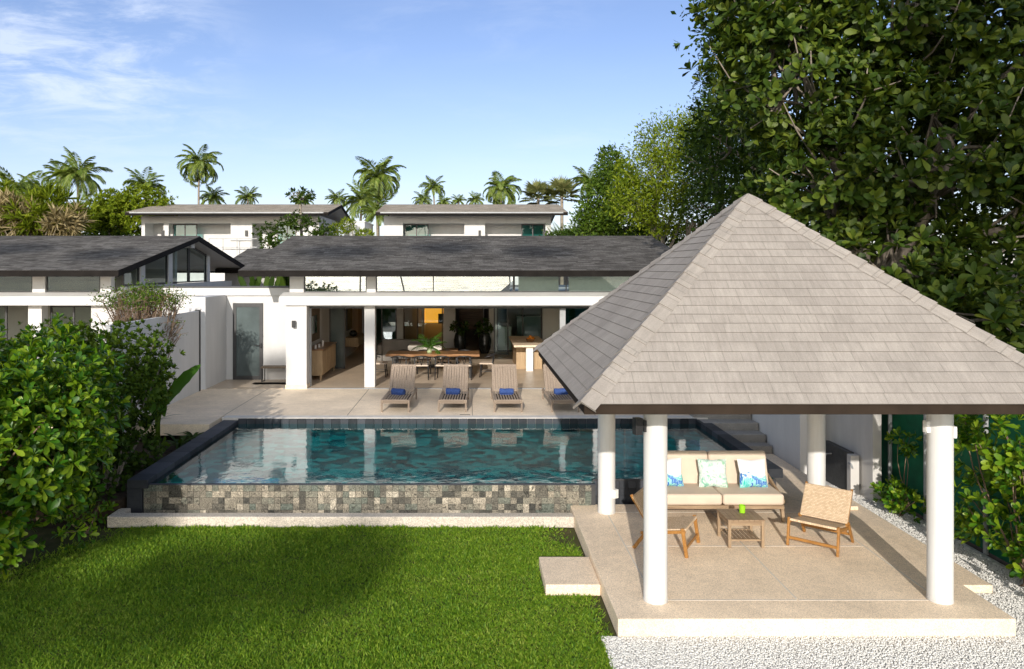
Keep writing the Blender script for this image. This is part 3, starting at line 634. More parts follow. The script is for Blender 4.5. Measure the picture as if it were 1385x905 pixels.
def window(parent, x0, x1, z0, z1, y, mat, mull=(), fw=.04, name='window', dep=.05):
    f = MB(); f.box(x0, y, z0, x1, y+dep, z0+fw); f.box(x0, y, z1-fw, x1, y+dep, z1); f.box(x0, y, z0+fw+.001, x0+fw, y+dep, z1-fw-.001); f.box(x1-fw, y, z0+fw+.001, x1, y+dep, z1-fw-.001)
    for mx in mull: f.box(mx-fw/2, y+.002, z0+fw+.001, mx+fw/2, y+dep-.002, z1-fw-.001)
    fo = f.build(name, M['frame'], parent); g = MB(); yy = y+dep/2; g.add([(x0+fw, yy, z0+fw), (x1-fw, yy, z0+fw), (x1-fw, yy, z1-fw), (x0+fw, yy, z1-fw)], [(0, 1, 2, 3)]); g.build('pane', mat, fo, recalc=False); return fo
def cornice(parent, x0, x1):
    c = MB(); c.prism([(22.20, 3.14), (22.92, 3.14), (22.92, 3.50), (22.74, 3.50), (22.26, 3.40), (22.26, 3.345), (22.20, 3.345)], 'x', x0, x1); c.build('cornice', M['white'], parent, bev=.006)
villa = thing('main_villa', 'single storey white villa with long charcoal shingle roof and open dining hall behind the pool', 'house', (0, 22.5, 0))
gable_roof(villa, -6.55, 6.67, 21.6, 28.1, 4.16, 5.37, 45, M['darkroof'], .145)
w = MB(); w.box(-5.37, 22.30, DK, -4.77, 23.0, 3.138); w.box(-5.37, 22.745, 3.502, -4.95, 23.0, 4.08); w.box(-3.08, 22.745, 3.502, -2.81, 23.0, 4.08)
w.box(-5.37, 23.002, DK, -5.17, 26.6, 4.0); w.box(-5.37, 26.602, DK, -5.2, 33.2, 4.0); w.box(6.2, 22.745, DK, 6.4, 33.2, 4.08); w.box(3.66, 22.75, DK, 3.8, 22.9, 3.138)
w.box(-5.2, 29.2, DK+.01, -4.86, 33.2, 3.2)
boxes(w, 'wall', M['white'], villa, .006)
sk = MB(); sk.box(-5.385, 22.285, DK, -4.755, 22.9, DK+.12); sk.build('skirting', M['deck'], villa)
cl = MB(); cl.box(-3.125, 22.58, DK, -2.815, 22.89, 3.138); cl.build('column', M['white'], villa, bev=.006)
cornice(villa, -5.56, 6.9)
window(villa, -4.948, -3.082, 3.505, 4.02, 22.80, M['mirrorglass'], (), .03, 'clerestory_window')
window(villa, -2.808, 1.30, 3.505, 4.02, 22.80, M['mirrorglass'], (-1.1,), .03, 'clerestory_window'); window(villa, 1.302, 6.19, 3.505, 4.02, 22.80, M['glass'], (2.86,), .03, 'clerestory_window')
up = MB(); up.box(-5.1, 23.9, 3.42, 1.25, 24.0, 4.3); up.build('clerestory_back', M['innergrey'], villa)
up = MB(); up.box(1.45, 22.96, 3.42, 2.65, 23.0, 4.0); up.box(2.95, 22.92, 3.42, 6.1, 22.96, 4.0); boxes(up, 'clerestory_blind', M['ceramic'] if 'ceramic' in M else M['linen'], villa, 0)
cg = MB(); cg.box(-5.16, 22.93, 3.13, 6.19, 40, 3.2); cg.build('ceiling', M['ceil'], villa)
tr = MB(); tr.box(-4.768, 22.66, 3.08, 6.19, 22.9, 3.137); tr.box(-4.768, 22.72, DK+.02, -4.72, 22.80, 3.078); tr.box(2.66, 22.72, DK+.02, 2.83, 22.80, 3.078); tr.build('door_track', M['alu'], villa)
dt = MB(); dt.box(-4.76, 22.655, 3.03, 6.19, 22.9, 3.078); dt.build('door_head', M['frame'], villa)
sconce(villa, -5.12, 22.30, 2.60, 0, -1)
# sliding doors and the rear glass line
def slider(x0, x1, y, mat=None, parent=villa, fw=.05, z0=DK+.02, z1=3.10, mull=()): return window(parent, x0, x1, z0, z1, y, mat or M['glass'], mull, fw, 'sliding_door')
slider(3.82, 6.19, 22.82, M['teal'], mull=(4.6,))
slider(-4.9, -4.35, 26.62, M['frost'])
rw = MB()
for a, b_ in ((-3.06, -2.81), (-1.12, -.62), (.78, 1.1), (3.02, 3.76), (-5.2, -4.86)): rw.box(a, 31.9, DK+.013, b_, 32.2, 3.128)
boxes(rw, 'rear_post', M['inner'], villa, .006)
slider(-4.3, -3.08, 32.0, M['teal'], mull=(-3.7,)); slider(-2.79, -1.14, 32.0, M['glass'], mull=(-2.2,)); slider(1.12, 3.0, 32.0, M['glass'], mull=(2.2,)); slider(3.78, 6.18, 32.0, M['teal'], mull=(4.9,)); slider(.95, 1.55, 30.9, M['glass'])
ri = MB(); ri.box(-.78, 32.21, DK+.013, -.62, 44, 3.12); ri.box(.78, 32.21, DK+.013, .94, 44, 3.12); ri.box(-5.2, 37, DK+.013, -.79, 37.2, 3.12); ri.box(.95, 37, DK+.013, 6.2, 37.2, 3.12); ri.box(-5.4, 33.21, DK+.013, -5.21, 37, 3.12); ri.box(6.21, 33.21, DK+.013, 6.4, 37, 3.12)
boxes(ri, 'inner_wall', M['innergrey'], villa, 0)
he = MB(); he.box(-.77, 43.5, DK+.013, .77, 43.6, 3.12); he.build('hall_end', M['walnut'], villa)
rc = MB(); rc.box(-5.4, 40.01, 3.121, 6.4, 45, 3.2); rc.build('hall_ceiling', M['black'], villa)
# left wing
wing = thing('left_wing_villa', 'charcoal gabled villa wing with glazed gable end beside the brown topped bush', 'house', (-14, 22.5, 0))
gable_roof(wing, -26, -9.93, 21.6, 28.1, 4.16, 5.37, 45, M['darkroof'], .145)
w = MB(); w.box(-11.15, 22.5, DK, -10.4, 23.0, 3.138); w.box(-10.6, 23.002, DK, -10.4, 33.4, 3.66); w.box(-11.0, 22.745, 3.502, -10.68, 23.0, 4.08); w.box(-13.02, 22.745, 3.502, -12.64, 23.0, 4.08); w.box(-10.62, 28.0, 4.95, -10.2, 28.35, 5.24)
w.box(-10.55, 24.15, 3.662, -10.4, 24.5, 4.4); w.box(-10.55, 26.4, 3.662, -10.4, 26.75, 4.82); w.box(-10.55, 30.3, 3.662, -10.4, 30.6, 4.7)
boxes(w, 'wall', M['white'], wing, .006)
cl = MB(); cl.box(-13.03, 22.55, DK, -12.63, 22.9, 3.138); cl.build('column', M['white'], wing, bev=.006); cornice(wing, -26, -10.35)
for a, b_ in ((-26, -13.04), (-12.63, -11.02)): window(wing, a, b_, 3.505, 4.02, 22.80, M['glass'], (), .03, 'clerestory_window')
slider(-18, -13.9, 22.95, M['glass'], wing, mull=(-16, )); slider(-12.6, -11.16, 22.95, M['glass'], wing, mull=(-11.9,))
gf_ = MB()
for y0, y1 in ((23.05, 24.15), (24.5, 26.4), (26.75, 28.4), (28.46, 30.3)):
    f0 = lambda y: 4.02+(5.22-4.02)*(1-abs(y-28.1)/6.5)
    for a, b_ in ((y0, y0+.05), (y1-.05, y1)): gf_.prism([(a, 3.68), (b_, 3.68), (b_, f0(b_)-.05), (a, f0(a)-.05)], 'x', -10.5, -10.44)
    gf_.prism([(y0+.05, 3.68), (y1-.05, 3.68), (y1-.05, 3.73), (y0+.05, 3.73)], 'x', -10.5, -10.44); gf_.prism([(y0+.05, f0(y0)-.12), (y1-.05, f0(y1)-.12), (y1-.05, f0(y1)-.06), (y0+.05, f0(y0)-.06)], 'x', -10.5, -10.44)
gfo = gf_.build('gable_window', M['frame'], wing); gp = MB(); gp.add([(-10.47, 23.05, 3.7), (-10.47, 30.3, 3.7), (-10.47, 30.3, 4.7), (-10.47, 28.1, 5.1), (-10.47, 23.05, 4.2)], [(0, 1, 2, 3, 4)]); gp.build('pane', M['glass'], gfo, recalc=False)
ri = MB(); ri.box(-26, 27.5, DK+.013, -10.61, 27.7, 5.0); ri.box(-26, 23.02, 3.14, -10.61, 27.4, 3.22); boxes(ri, 'inner_wall', M['innergrey'], wing, 0)
# link with the door
ann = thing('entrance_annexe', 'flat roofed white link wall with a grey glass door between the two villas', 'house', (-7.9, 24.1, 0))
w = MB(); w.box(-10.39, 24.1, DK, -7.47, 24.4, 3.6); w.box(-6.52, 24.1, DK, -5.38, 24.4, 3.6); w.box(-7.469, 24.1, 3.12, -6.521, 24.4, 3.6); w.box(-10.39, 24.02, 3.36, -5.385, 24.098, 3.598); boxes(w, 'wall', M['white'], ann, .005)
k = MB(); k.box(-10.39, 24.0, 3.602, -5.0, 24.42, 3.65); k.build('parapet_cap', M['frame'], ann)
k = MB(); k.box(-10.39, 24.43, 3.3, -5.39, 33, 3.4); k.build('flat_roof', M['step'], ann)
dr = MB(); dr.box(-7.465, 24.06, DK+.01, -7.36, 24.14, 3.115); dr.box(-6.63, 24.06, DK+.01, -6.525, 24.14, 3.115); dr.box(-7.359, 24.06, 3.0, -6.631, 24.14, 3.115); dr.box(-7.359, 24.06, DK+.01, -6.631, 24.14, DK+.13)
do = dr.build('door', M['frame'], ann); k = MB(); k.box(-7.36, 24.085, DK+.13, -6.63, 24.11, 3.0); k.build('glazing', M['frost'], do)
k = MB(); k.box(-6.62, 24.0, 1.72, -6.55, 24.058, 1.86); k.tube([(-6.6, 24.0, 1.8), (-6.6, 23.97, 1.8), (-6.76, 23.97, 1.8)], .015, 8); k.build('handle', M['black'], do)
gable_roof(ann, -11.2, -5.6, 33.6, 38.5, 4.16, 5.15, 33, M['darkroof'], .145)
boxes(MB().box(-11, 34.3, 3.0, -5.75, 34.5, 4.1), 'wall', M['innergrey'], ann)
lone('privacy_wall', 'thick lilac grey plastered wall beside the grey glass door', 'wall', MB().box(-8.17, 22.2, DK, -7.68, 24.098, 3.38), M['greywall'])
gw = thing('garden_gate_wall', 'thin lilac grey wall with charcoal end trim behind the banana plant', 'wall', (-7.8, 20, 0))
MB().box(-7.86, 16.5, .4, -7.76, 21.9, 3.0).build('panel', M['greywall'], gw, bev=.005); MB().box(-7.88, 21.903, .45, -7.74, 21.98, 3.03).build('trim', M['frame'], gw); MB().box(-7.84, 20.2, 3.0, -7.78, 20.28, 3.2).build('hinge_post', M['step'], gw)
# houses behind
def bg_house(name_label, x0, x1, openings, glazed, rail, group=None):
    h = thing('two_storey_house', name_label, 'house', ((x0+x1)/2, 50, 0)); gable_roof(h, x0, x1, 48, 53, 7.69, 8.56, 25, M['browntile'], .2, .2)
    w = MB(); xs_ = [x0+.35]
    for a, b_ in openings: xs_ += [a, b_]
    xs_.append(x1-.9)
    for i in range(0, len(xs_), 2):
        if xs_[i+1]-xs_[i] > .05: w.box(xs_[i], 49.6, 0, xs_[i+1], 49.9, 7.55)
    for a, b_ in openings: w.box(a+.001, 49.6, 7.08, b_-.001, 49.9, 7.55); w.box(a+.001, 49.6, 0, b_-.001, 49.9, 5.0)
    w.box(x0+.35, 51.1, 0, x1-.9, 51.3, 7.5); w.box(x1-1.1, 49.91, 0, x1-.9, 57, 7.6); w.box(x0+.35, 49.91, 0, x0+.55, 57, 7.6); w.box(x0+.56, 49.91, 4.8, x1-1.11, 51.09, 5.0); boxes(w, 'wall', M['white'], h, 0)
    for a, b_, mt in glazed: window(h, a, b_, 5.01, 7.06, 50.2, M[mt], ((a+b_)/2,), .07)
    for a, b_ in rail:
        r = MB()
        for z in (5.5, 6.05): r.box(a, 49.2, z, b_, 49.24, z+.05)
        x = a
        while x < b_: r.box(x, 49.2, 4.8, x+.04, 49.24, 6.05); x += .9
        r.build('railing', M['alu'], h)
    for x in [xs_[i+1]-.35 for i in range(2, len(xs_)-1, 2)]: MB().box(x-.08, 49.48, 6.25, x+.08, 49.6, 6.62).build('wall_lamp', M['black'], h)
    MB().box(x0+.3, 47.93, 7.62, x1-.3, 47.99, 7.7).build('gutter', M['alu'], h)
    return h
q = lambda px: (px-636)*49.6/1035
bg_house('further two storey white house with a balcony railing and papaya tree in front', q(184), -8.9, [(q(196), q(221)), (q(228), q(312)), (q(341), q(400))], [(q(229), q(262), 'teal'), (q(372), q(399), 'teal')], [(q(285), q(350))])
bg_house('further two storey white house behind the long villa roof beside the fan palms', q(512), q(764), [(q(545), q(628)), (q(656), q(738))], [(q(546), q(579), 'teal'), (q(706), q(737), 'teal')], [])
MB_ = MB().box(-7.6, 46.0, 0, -6.35, 50, 6.95); MB_.box(-7.65, 45.95, 6.952, -6.3, 50, 7.02); lone('white_side_wall', 'small white wall block between the two further houses', 'wall', MB_, M['white'])
# ------------------------------------------------------------ furniture
def cushion(w, h, t, nx=14, p=.5, pinch=.0):
    """soft pad: w x h in the xz plane, thickness t along y"""
    vs = []; fs = []
    for side in (1, -1):
        b = len(vs)
        for j in range(nx+1):
            for i in range(nx+1):
                u, v = 2*i/nx-1, 2*j/nx-1; e = max(0, (1-u**4)*(1-v**4)); th = t/2*e**p
                k = 1-pinch*(1-abs(u*v)**.7)*max(abs(u), abs(v))**3
                vs.append((u*w/2*k, side*th, v*h/2*k))
        for j in range(nx):
            for i in range(nx):
                a = b+j*(nx+1)+i; f = (a, a+1, a+nx+2, a+nx+1); fs.append(f if side < 0 else f[::-1])
    m = MB(); m.add(vs, fs); return m
def xf(mb, Mx): mb.v = [tuple(Mx @ Vector(p)) for p in mb.v]; return mb
def TR(x, y, z, rx=0, ry=0, rz=0): return Matrix.Translation((x, y, z)) @ Matrix.Rotation(rz, 4, 'Z') @ Matrix.Rotation(ry, 4, 'Y') @ Matrix.Rotation(rx, 4, 'X')
# --- sofa
sf = thing('garden_sofa', 'two seat teak sofa with beige cushions under the pavilion roof', 'sofa', (4.0, 12.5, P))
k = MB(); k.box(3.02, 12.12, P+.21, 4.98, 12.95, P+.27)
k.build('frame', M['teak'], sf, bev=.008)
for x in (3.03, 4.97):
    for y, y2 in ((12.15, 12.22), (12.93, 12.88)): k = MB(); k.bar((x, y2, P+.27), (x, y, P), .05, .06); k.build('leg', M['teakz'], sf, bev=.006)
    k = MB(); k.bar((x+(.03 if x > 4 else -.03), 12.2, P+.30), (x+(.03 if x > 4 else -.03), 13.1, P+.62), .035, .07); k.build('arm_rail', M['teak'], sf, bev=.006)
k = MB()
for i in range(15): k.bar((3.08+i*.13, 12.84, P+.27), (3.08+i*.13, 13.07, P+.86), .03, .025)
k.box(3.02, 13.0, P+.78, 4.98, 13.04, P+.84); k.build('backrest', M['teakz'], sf, bev=.004)
for x in (3.51, 4.49):
    MB().box(x-.485, 12.10, P+.272, x+.485, 12.78, P+.45).build('seat_cushion', M['cream'], sf, bev=.045, seg=4)
    xf(MB().box(-.485, -.09, 0, .485, .09, .56), TR(x, 12.80, P+.40, R(-17))).build('back_cushion', M['cream'], sf, bev=.045, seg=4)
def pillow_mat(name, kind):
    m, t, b = base(name, .85, .2); v = ocoord(t); sp = NN(t, 'ShaderNodeSeparateXYZ', {0: v})
    n1 = noise(t, v, 7, 3, .5, 1.2); n2 = noise(t, v, 7.5, 3, .5, 1.0); wv = NN(t, 'ShaderNodeTexWave', {'Vector': v, 'Scale': 14, 'Distortion': 7, 'Detail': 2, 'Detail Scale': 1.2}).outputs[0]
    if kind == 'coral':
        hgt = mth(t, 'ADD', sp.outputs[2], mth(t, 'MULTIPLY', n1, -.42))
        mk = sstep(t, hgt, .025, -.01); c = ramp(t, n2, [(.36, (.02, .42, .40)), (.47, (.25, .62, .58)), (.52, (.006, .10, .42)), (.62, (.01, .16, .52)), (.68, (.30, .66, .66))], 'LINEAR')
        c = mixc(t, mth(t, 'MULTIPLY', sstep(t, wv, .75, .95), .5), c, (.75, .85, .85)); setc(t, b, mixc(t, mk, (.78, .79, .80), c))
    else:
        c = ramp(t, n1, [(.34, (.20, .42, .32)), (.46, (.62, .68, .64)), (.56, (.64, .70, .66)), (.66, (.28, .48, .33))]); c = mixc(t, mth(t, 'MULTIPLY', sstep(t, wv, .72, .92), .6), c, (.16, .42, .36)); setc(t, b, c)
    bump(t, b, noise(t, v, 260, 2), .002, .3); return m
for x, y, rz, kd, lb in ((3.27, 12.60, .10, 'coral', 'white cushion with blue leaf print half hidden behind the front column'), (3.98, 12.56, -.06, 'palm', 'pale cushion with green palm leaf print at the middle of the sofa'), (4.63, 12.55, .05, 'coral', 'white cushion with blue and teal leaf print at the open end of the sofa')):
    c = thing('scatter_cushion', lb, 'cushion', (x, y, P+.44), rz, 'printed cushions on the pavilion sofa')
    if kd+'_p' not in M: M[kd+'_p'] = pillow_mat(kd+'_print', kd)
    xf(cushion(.47, .46, .17, 14, .5, .10), TR(0, 0, .225, R(-15))).build('cover', M[kd+'_p'], c, smooth=True, world=False)
# --- coffee table and candle
ct = thing('coffee_table', 'small square teak coffee table with slatted lower shelf', 'table', (3.98, 11.28, P))
tp = MB(); z = .405
for i in range(7): tp.box(-.265+i*.076, -.26, z-.022, -.265+i*.076+.072, .26, z)
tp.build('tabletop', M['teak'], ct, bev=.003, world=False)
k = MB()
for y in (-.235, .235): k.box(-.25, y-.012, z-.09, .25, y+.012, z-.023)
for x in (-.24, .24): k.box(x-.012, -.222, z-.09, x+.012, .222, z-.023)
k.build('apron', M['teak'], ct, bev=.003, world=False)
for x in (-.24, .24):
    for y in (-.235, .235): MB().box(x-.022, y-.022, 0, x+.022, y+.022, z-.0225).build('leg', M['teakz'], ct, bev=.004, world=False)
k = MB(); k.box(-.217, -.232, .09, .217, -.2, .115); k.box(-.217, .2, .09, .217, .232, .115)
for i in range(7): k.box(-.20+i*.062, -.199, .095, -.20+i*.062+.04, .199, .112)
k.build('shelf', M['teak'], ct, bev=.003, world=False)
cd = thing('candle_glass', 'lime green candle glass on the teak coffee table', 'candle', (4.03, 11.34, P+.405))
MB().lathe([(.034, 0), (.043, .006), (.047, .10), (.047, .115), (.042, .115), (.041, .085), (.001, .085)], n=24).build('glass', M['candle'], cd, smooth='auto', world=False)
# --- lounge chairs with woven rope
def rope_chair(label, loc, rz):
    c = thing('rope_chair', label, 'chair', loc, rz, 'woven lounge chairs on the pavilion platform')   # faces -y
    W = .68
    for x in (-W/2, W/2):
        k = MB(); k.bar((x, -.36, 0), (x, -.30, .40), .034, .05); k.build('front_leg', M['honey'], c, bev=.008, world=False)
        k = MB(); k.bar((x, .40, 0), (x, .16, .34), .034, .05); k.build('rear_leg', M['honey'], c, bev=.008, world=False)
        k = MB(); k.bar((x*.97, -.34, .355), (x*.97, .30, .235), .03, .045); k.build('side_rail', M['honey'], c, bev=.006, world=False)
        k = MB(); k.bar((x*.94, .10, .22), (x*.94, .44, .76), .03, .045); k.build('back_post', M['honey'], c, bev=.006, world=False)
    k = MB(); k.bar((-W/2, -.345, .12), (W/2, -.345, .12), .022, .04); k.build('stretcher', M['honey'], c, bev=.005, world=False); k = MB(); k.bar((-W/2, .30, .14), (W/2, .30, .14), .022, .04); k.build('stretcher', M['honey'], c, bev=.005, world=False)
    xf(MB().box(-W/2+.02, -.35, -.018, W/2-.02, .27, .018), TR(0, 0, .315, R(-10.5))).build('seat', M['rope'], c, bev=.014, world=False)
    bk = xf(MB().box(-W/2+.005, 0, -.022, W/2-.005, .50, .022), TR(0, .155, .32, R(58))); bk.build('backrest', M['rope'], c, bev=.016, world=False)
    return c
rope_chair('honey teak chair with tan woven rope seat facing the front column from the gravel side', (5.11, 11.18, P), R(-41))
rope_chair('honey teak chair with tan woven rope seat partly hidden by the front column', (2.87, 11.12, P), R(60))
# --- sun loungers and towels
def lounger(label, x):
    c = thing('sun_lounger', label, 'sun lounger', (x, 18.72, DK), random.uniform(-.035, .035), 'wicker sun loungers along the pool edge')
    W = .66; zs = .30
    for sx in (-1, 1):
        for y in (.03, 1.85): MB().box(sx*W/2-.02, y-.02, 0, sx*W/2+.02, y+.02, zs-.02).build('leg', M['wicker'], c, bev=.006, world=False)
        MB().box(sx*W/2-.022, -.02, zs-.075, sx*W/2+.022, 1.9, zs+.01).build('side_rail', M['wicker'], c, bev=.01, world=False)
    MB().box(-W/2+.023, -.025, zs-.08, W/2-.023, .03, zs+.012).build('end_rail', M['wicker'], c, bev=.01, world=False)
    k = MB(); n = 9; pw = (W-.06)/n
    for i in range(n): k.box(-W/2+.03+i*pw, .035, zs-.02, -W/2+.03+i*pw+pw*.55, 1.25, zs+.005)
    k.build('seat', M['wicker'], c, bev=.004, world=False)
    MB().box(-W/2+.024, .035, zs-.06, W/2-.024, 1.25, zs-.05).build('slat_gap_shade', M['fascia'], c, world=False)  # dark sheet added under the slats to paint shade into the gaps
    k = MB()
    for i in range(n): k.box(-W/2+.02+i*(W-.04)/n, 0, -.014, -W/2+.02+(i+.86)*(W-.04)/n, .83, .014)
    k.box(-W/2+.005, .8, -.02, W/2-.005, .85, .02); k.box(-W/2, 0, -.024, -W/2+.025, .8, .02); k.box(W/2-.025, 0, -.024, W/2, .8, .02)
    xf(k, TR(0, 1.26, zs+.01, R(47))).build('backrest', M['wicker'], c, bev=.004, world=False)
    k = MB(); k.bar((-W/2+.05, 1.65, zs), (-W/2+.05, 1.72, zs+.43), .02, .02); k.bar((W/2-.05, 1.65, zs), (W/2-.05, 1.72, zs+.43), .02, .02); k.build('prop', M['black'], c, world=False); return c
def towel(label, x, y, rz):
    c = thing('rolled_towel', label, 'towel', (x, y, DK+.305), rz, 'rolled towels on the sun loungers'); k = MB(); pts = []
    for s in range(3): r = .078; k.lathe([(r*.5, -.185), (r*.92, -.18), (r, -.16), (r*.93, -.05), (r*1.04, .05), (r*.96, .16), (r*.9, .18), (r*.5, .185)], n=20) if s == 0 else None
    k2 = xf(k, TR(0, 0, .066, 0, R(90))); k2.box(-.16, -.125, 0, .15, .0, .014); k2.build('roll', M['blue'], c, smooth='auto', world=False, bev=.004); return c
for x, a, b_, ty, rz in ((-1.84, 'grey brown wicker lounger with blue towel, nearest the white square column', 'blue rolled towel on the lounger nearest the white square column', 19.58, -.5), (-.44, 'grey brown wicker lounger with blue towel, second from the white square column', 'blue rolled towel on the second lounger from the white square column', 19.64, -.22),
                     (.93, 'grey brown wicker lounger with blue towel, third from the white square column', 'blue rolled towel on the third lounger from the white square column', 19.6, -.05), (2.33, 'grey brown wicker lounger half hidden behind the shingle roof corner', 'blue rolled towel on the lounger half hidden by the roof corner', 19.62, .1)):
    lounger(a, x); towel(b_, x, ty, rz)
dg = MB(); dg.box(-.25, 18.40, DK-.01, .0, 18.45, DK+.004)
tag(dg.build('deck_drain', M['black'], None), 'small dark slot drain in the deck edge by the second lounger', 'drain')
# --- dining set
FZ = DK+.012
tb = thing('dining_table', 'long walnut slab dining table set in the open hall', 'table', (-1.2, 24.85, FZ))
k = MB(); n = 14; top = []
for i in range(n+1): x = -1.5+3.0*i/n; top.append((x, -.52+.05*math.sin(i*1.3)))
for i in range(n, -1, -1): x = -1.5+3.0*i/n; top.append((x, .52+.05*math.sin(i*.9+1)))
k.prism(top, 'z', .69, .77); k.build('tabletop', M['walnut'], tb, bev=.012, world=False)
for x in (-1.2, 1.2): k = MB(); k.box(x-.04, -.4, .0, x+.04, -.3, .688); k.box(x-.04, .3, 0, x+.04, .4, .688); k.box(x-.04, -.298, .02, x+.04, .298, .08); k.build('trestle', M['black'], tb, bev=.004, world=False)
def dchair_parts(c):
    for x in (-.22, .22):
        for y, h in ((-.2, .44), (.2, .72)): k = MB(); k.tube([(x, y*1.1, 0), (x*.95, y*.9, .42), (x*.95, y*(1.1 if h > .5 else .9), h)], [.016, .02, .016], 8); k.build('leg', M['black'], c, smooth=True, world=False)
    MB().box(-.23, -.23, .42, .23, .2, .465).build('seat', M['cream'], c, bev=.015, world=False)
    k = MB(); k.tube([(-.29, -.05, .66), (-.27, .12, .69), (-.16, .24, .73), (0, .27, .745), (.16, .24, .73), (.27, .12, .69), (.29, -.05, .66)], [.016, .02, .024, .026, .024, .02, .016], 8); k.build('back_rail', M['black'], c, smooth=True, world=False)
    k = MB(); k.bar((0, .19, .45), (-.07, .25, .73), .02, .012); k.bar((0, .19, .45), (.07, .25, .73), .02, .012); k.build('splat', M['black'], c, world=False)
    k = MB(); k.bar((-.22, -.2, .2), (-.22, .2, .2), .016, .016); k.build('stretcher', M['black'], c, world=False); k = MB(); k.bar((.22, -.2, .2), (.22, .2, .2), .016, .016); k.build('stretcher', M['black'], c, world=False)
ch0 = thing('dining_chair', 'x', 'chair', (0, 0, 0), 0, 'black wishbone chairs around the dining table'); dchair_parts(ch0)
ords = ('nearest the square column', 'second from the square column', 'third from the square column', 'farthest from the square column')
spots = []
for i in range(4): spots.append((-2.22+.68*i, 24.22, math.pi+random.uniform(-.15, .15), 'black wishbone chair on the pool side of the table, '+ords[i])); 
for i in range(4): spots.append((-2.22+.68*i, 25.5, random.uniform(-.1, .1), 'black wishbone chair on the far side of the table, '+ords[i]))
spots += [(-2.92, 24.75, math.pi/2, 'black wishbone chair at the table end beside the square column'), (.55, 24.75, -math.pi/2-.12, 'black wishbone chair at the table end by the kitchen island')]
for i, (x, y, rz, lb) in enumerate(spots):
    c = ch0 if i == 0 else copy_tree(ch0); c.location = (x, y, FZ); c.rotation_euler = (0, 0, rz); c['label'] = lb
vs = thing('vase_plant', 'glass vase of green palm leaves on the dining table', 'plant', (-1.32, 24.75, FZ+.77))
MB().lathe([(.07, 0), (.085, .02), (.08, .16), (.06, .2), (.055, .2), (.06, .16), (.06, .03), (.001, .03)], n=24).build('vase', simple('pale_green_glass', (.35, .42, .22), .1, .2, 10, 0, .6), vs, smooth='auto', world=False)
o = bpy.data.objects.new('leaves', palm_crown_mesh(11, .62, 1.1, .15, 1.25, M['banana'], 5, .20, 12, .035)); link(o, vs); o.location = (0, 0, .16)
# --- sideboard, mirror, candles, console, tv, bench
sb = thing('pine_sideboard', 'pale pine sideboard against the inner wall by the open hall entrance', 'sideboard', (-4.85, 25.1, FZ))
MB().box(-5.13, 23.95, FZ+.14, -4.64, 26.3, FZ+.93).build('carcass', M['pine'], sb, bev=.006); MB().box(-5.15, 23.92, FZ+.932, -4.6, 26.33, FZ+.965).build('top', M['walnut'], sb, bev=.004)
for i in range(4): MB().box(-4.638, 23.98+i*.58, FZ+.17, -4.615, 24.52+i*.58, FZ+.9).build('door', M['pine'], sb, bev=.006)
for x in (-5.1, -4.68):
    for y in (23.99, 26.25): MB().box(x-.03, y-.03, 0+FZ, x+.03, y+.03, FZ+.138).build('leg', M['pine'], sb)
for i, (y, h) in enumerate(((24.15, .12), (24.5, .12), (24.9, .19))): tag(MB().lathe([(.035, 0), (.036, h), (.03, h), (.001, h-.01)], (-4.88+.04*i, y, FZ+.967), 16).build('pillar_candle', M['ceramic'], None, smooth='auto'), ('short white candle at the near end of the pine sideboard', 'short white candle between two others on the pine sideboard', 'tall white candle on the pine sideboard')[i], 'candle')
mi = thing('wall_mirror', 'wide timber framed mirror above the pine sideboard', 'mirror', (-5.16, 25.1, 2.3))
k = MB(); k.box(-5.168, 24.3, 1.82, -5.13, 26.1, 2.06); k.box(-5.168, 24.3, 2.66, -5.13, 26.1, 2.9); k.box(-5.168, 24.3, 2.062, -5.13, 24.62, 2.658); k.box(-5.168, 25.78, 2.062, -5.13, 26.1, 2.658); k.build('frame', M['raw'], mi, bev=.005)
mm, t, b = base('mirror_silver', .03, .5); b.inputs['Metallic'].default_value = 1; b.inputs['Base Color'].default_value = (.8, .82, .82, 1); MB().box(-5.165, 24.62, 2.06, -5.15, 25.78, 2.66).build('glass', mm, mi)
cn = thing('floating_console', 'pale wood floating console on the inner wall beyond the sideboard', 'console', (-4.7, 31, FZ+.5)); MB().box(-4.858, 29.6, FZ+.45, -4.35, 31.7, FZ+.8).build('box', M['pine'], cn, bev=.006)
for i in range(2): MB().box(-4.348, 29.65+i*1.03, FZ+.48, -4.33, 30.64+i*1.03, FZ+.77).build('drawer', M['pine'], cn, bev=.004)
tv = thing('wall_picture', 'dark framed picture hanging above the floating console', 'picture', (-4.85, 30.6, 2.2)); MB().box(-4.858, 30.0, 1.75, -4.82, 31.3, 2.75).build('frame', M['black'], tv); MB().box(-4.819, 30.05, 1.8, -4.815, 31.25, 2.7).build('canvas', simple('gold_brown_canvas', (.18, .12, .06), .6, .6, 5, 0), tv)
tag(MB().lathe([(.02, 0), (.13, .05), (.16, .14), (.1, .24), (.05, .26)], (-4.6, 30.1, FZ+.8), 20).build('dark_bowl', M['pot'], None, smooth=True), 'round dark bowl on the floating console', 'bowl')
bn = thing('entry_bench', 'timber topped black metal bench between the grey door and the square pillar', 'bench', (-5.95, 23.8, DK)); MB().box(-6.45, 23.55, DK+.43, -5.45, 23.95, DK+.48).build('seat', M['raw'], bn, bev=.005)
for x in (-6.42, -5.48): k = MB(); k.box(x-.015, 23.57, DK, x+.015, 23.6, DK+.428); k.box(x-.015, 23.9, DK, x+.015, 23.93, DK+.428); k.box(x-.015, 23.601, DK, x+.015, 23.899, DK+.03); k.build('leg_frame', M['black'], bn)
mt_ = MB(); mt_.box(-6.62, 23.1, DK+.002, -5.5, 23.5, DK+.012); tag(mt_.build('door_mat', M['step'], None), 'flat grey door mat on the deck in front of the bench', 'mat')
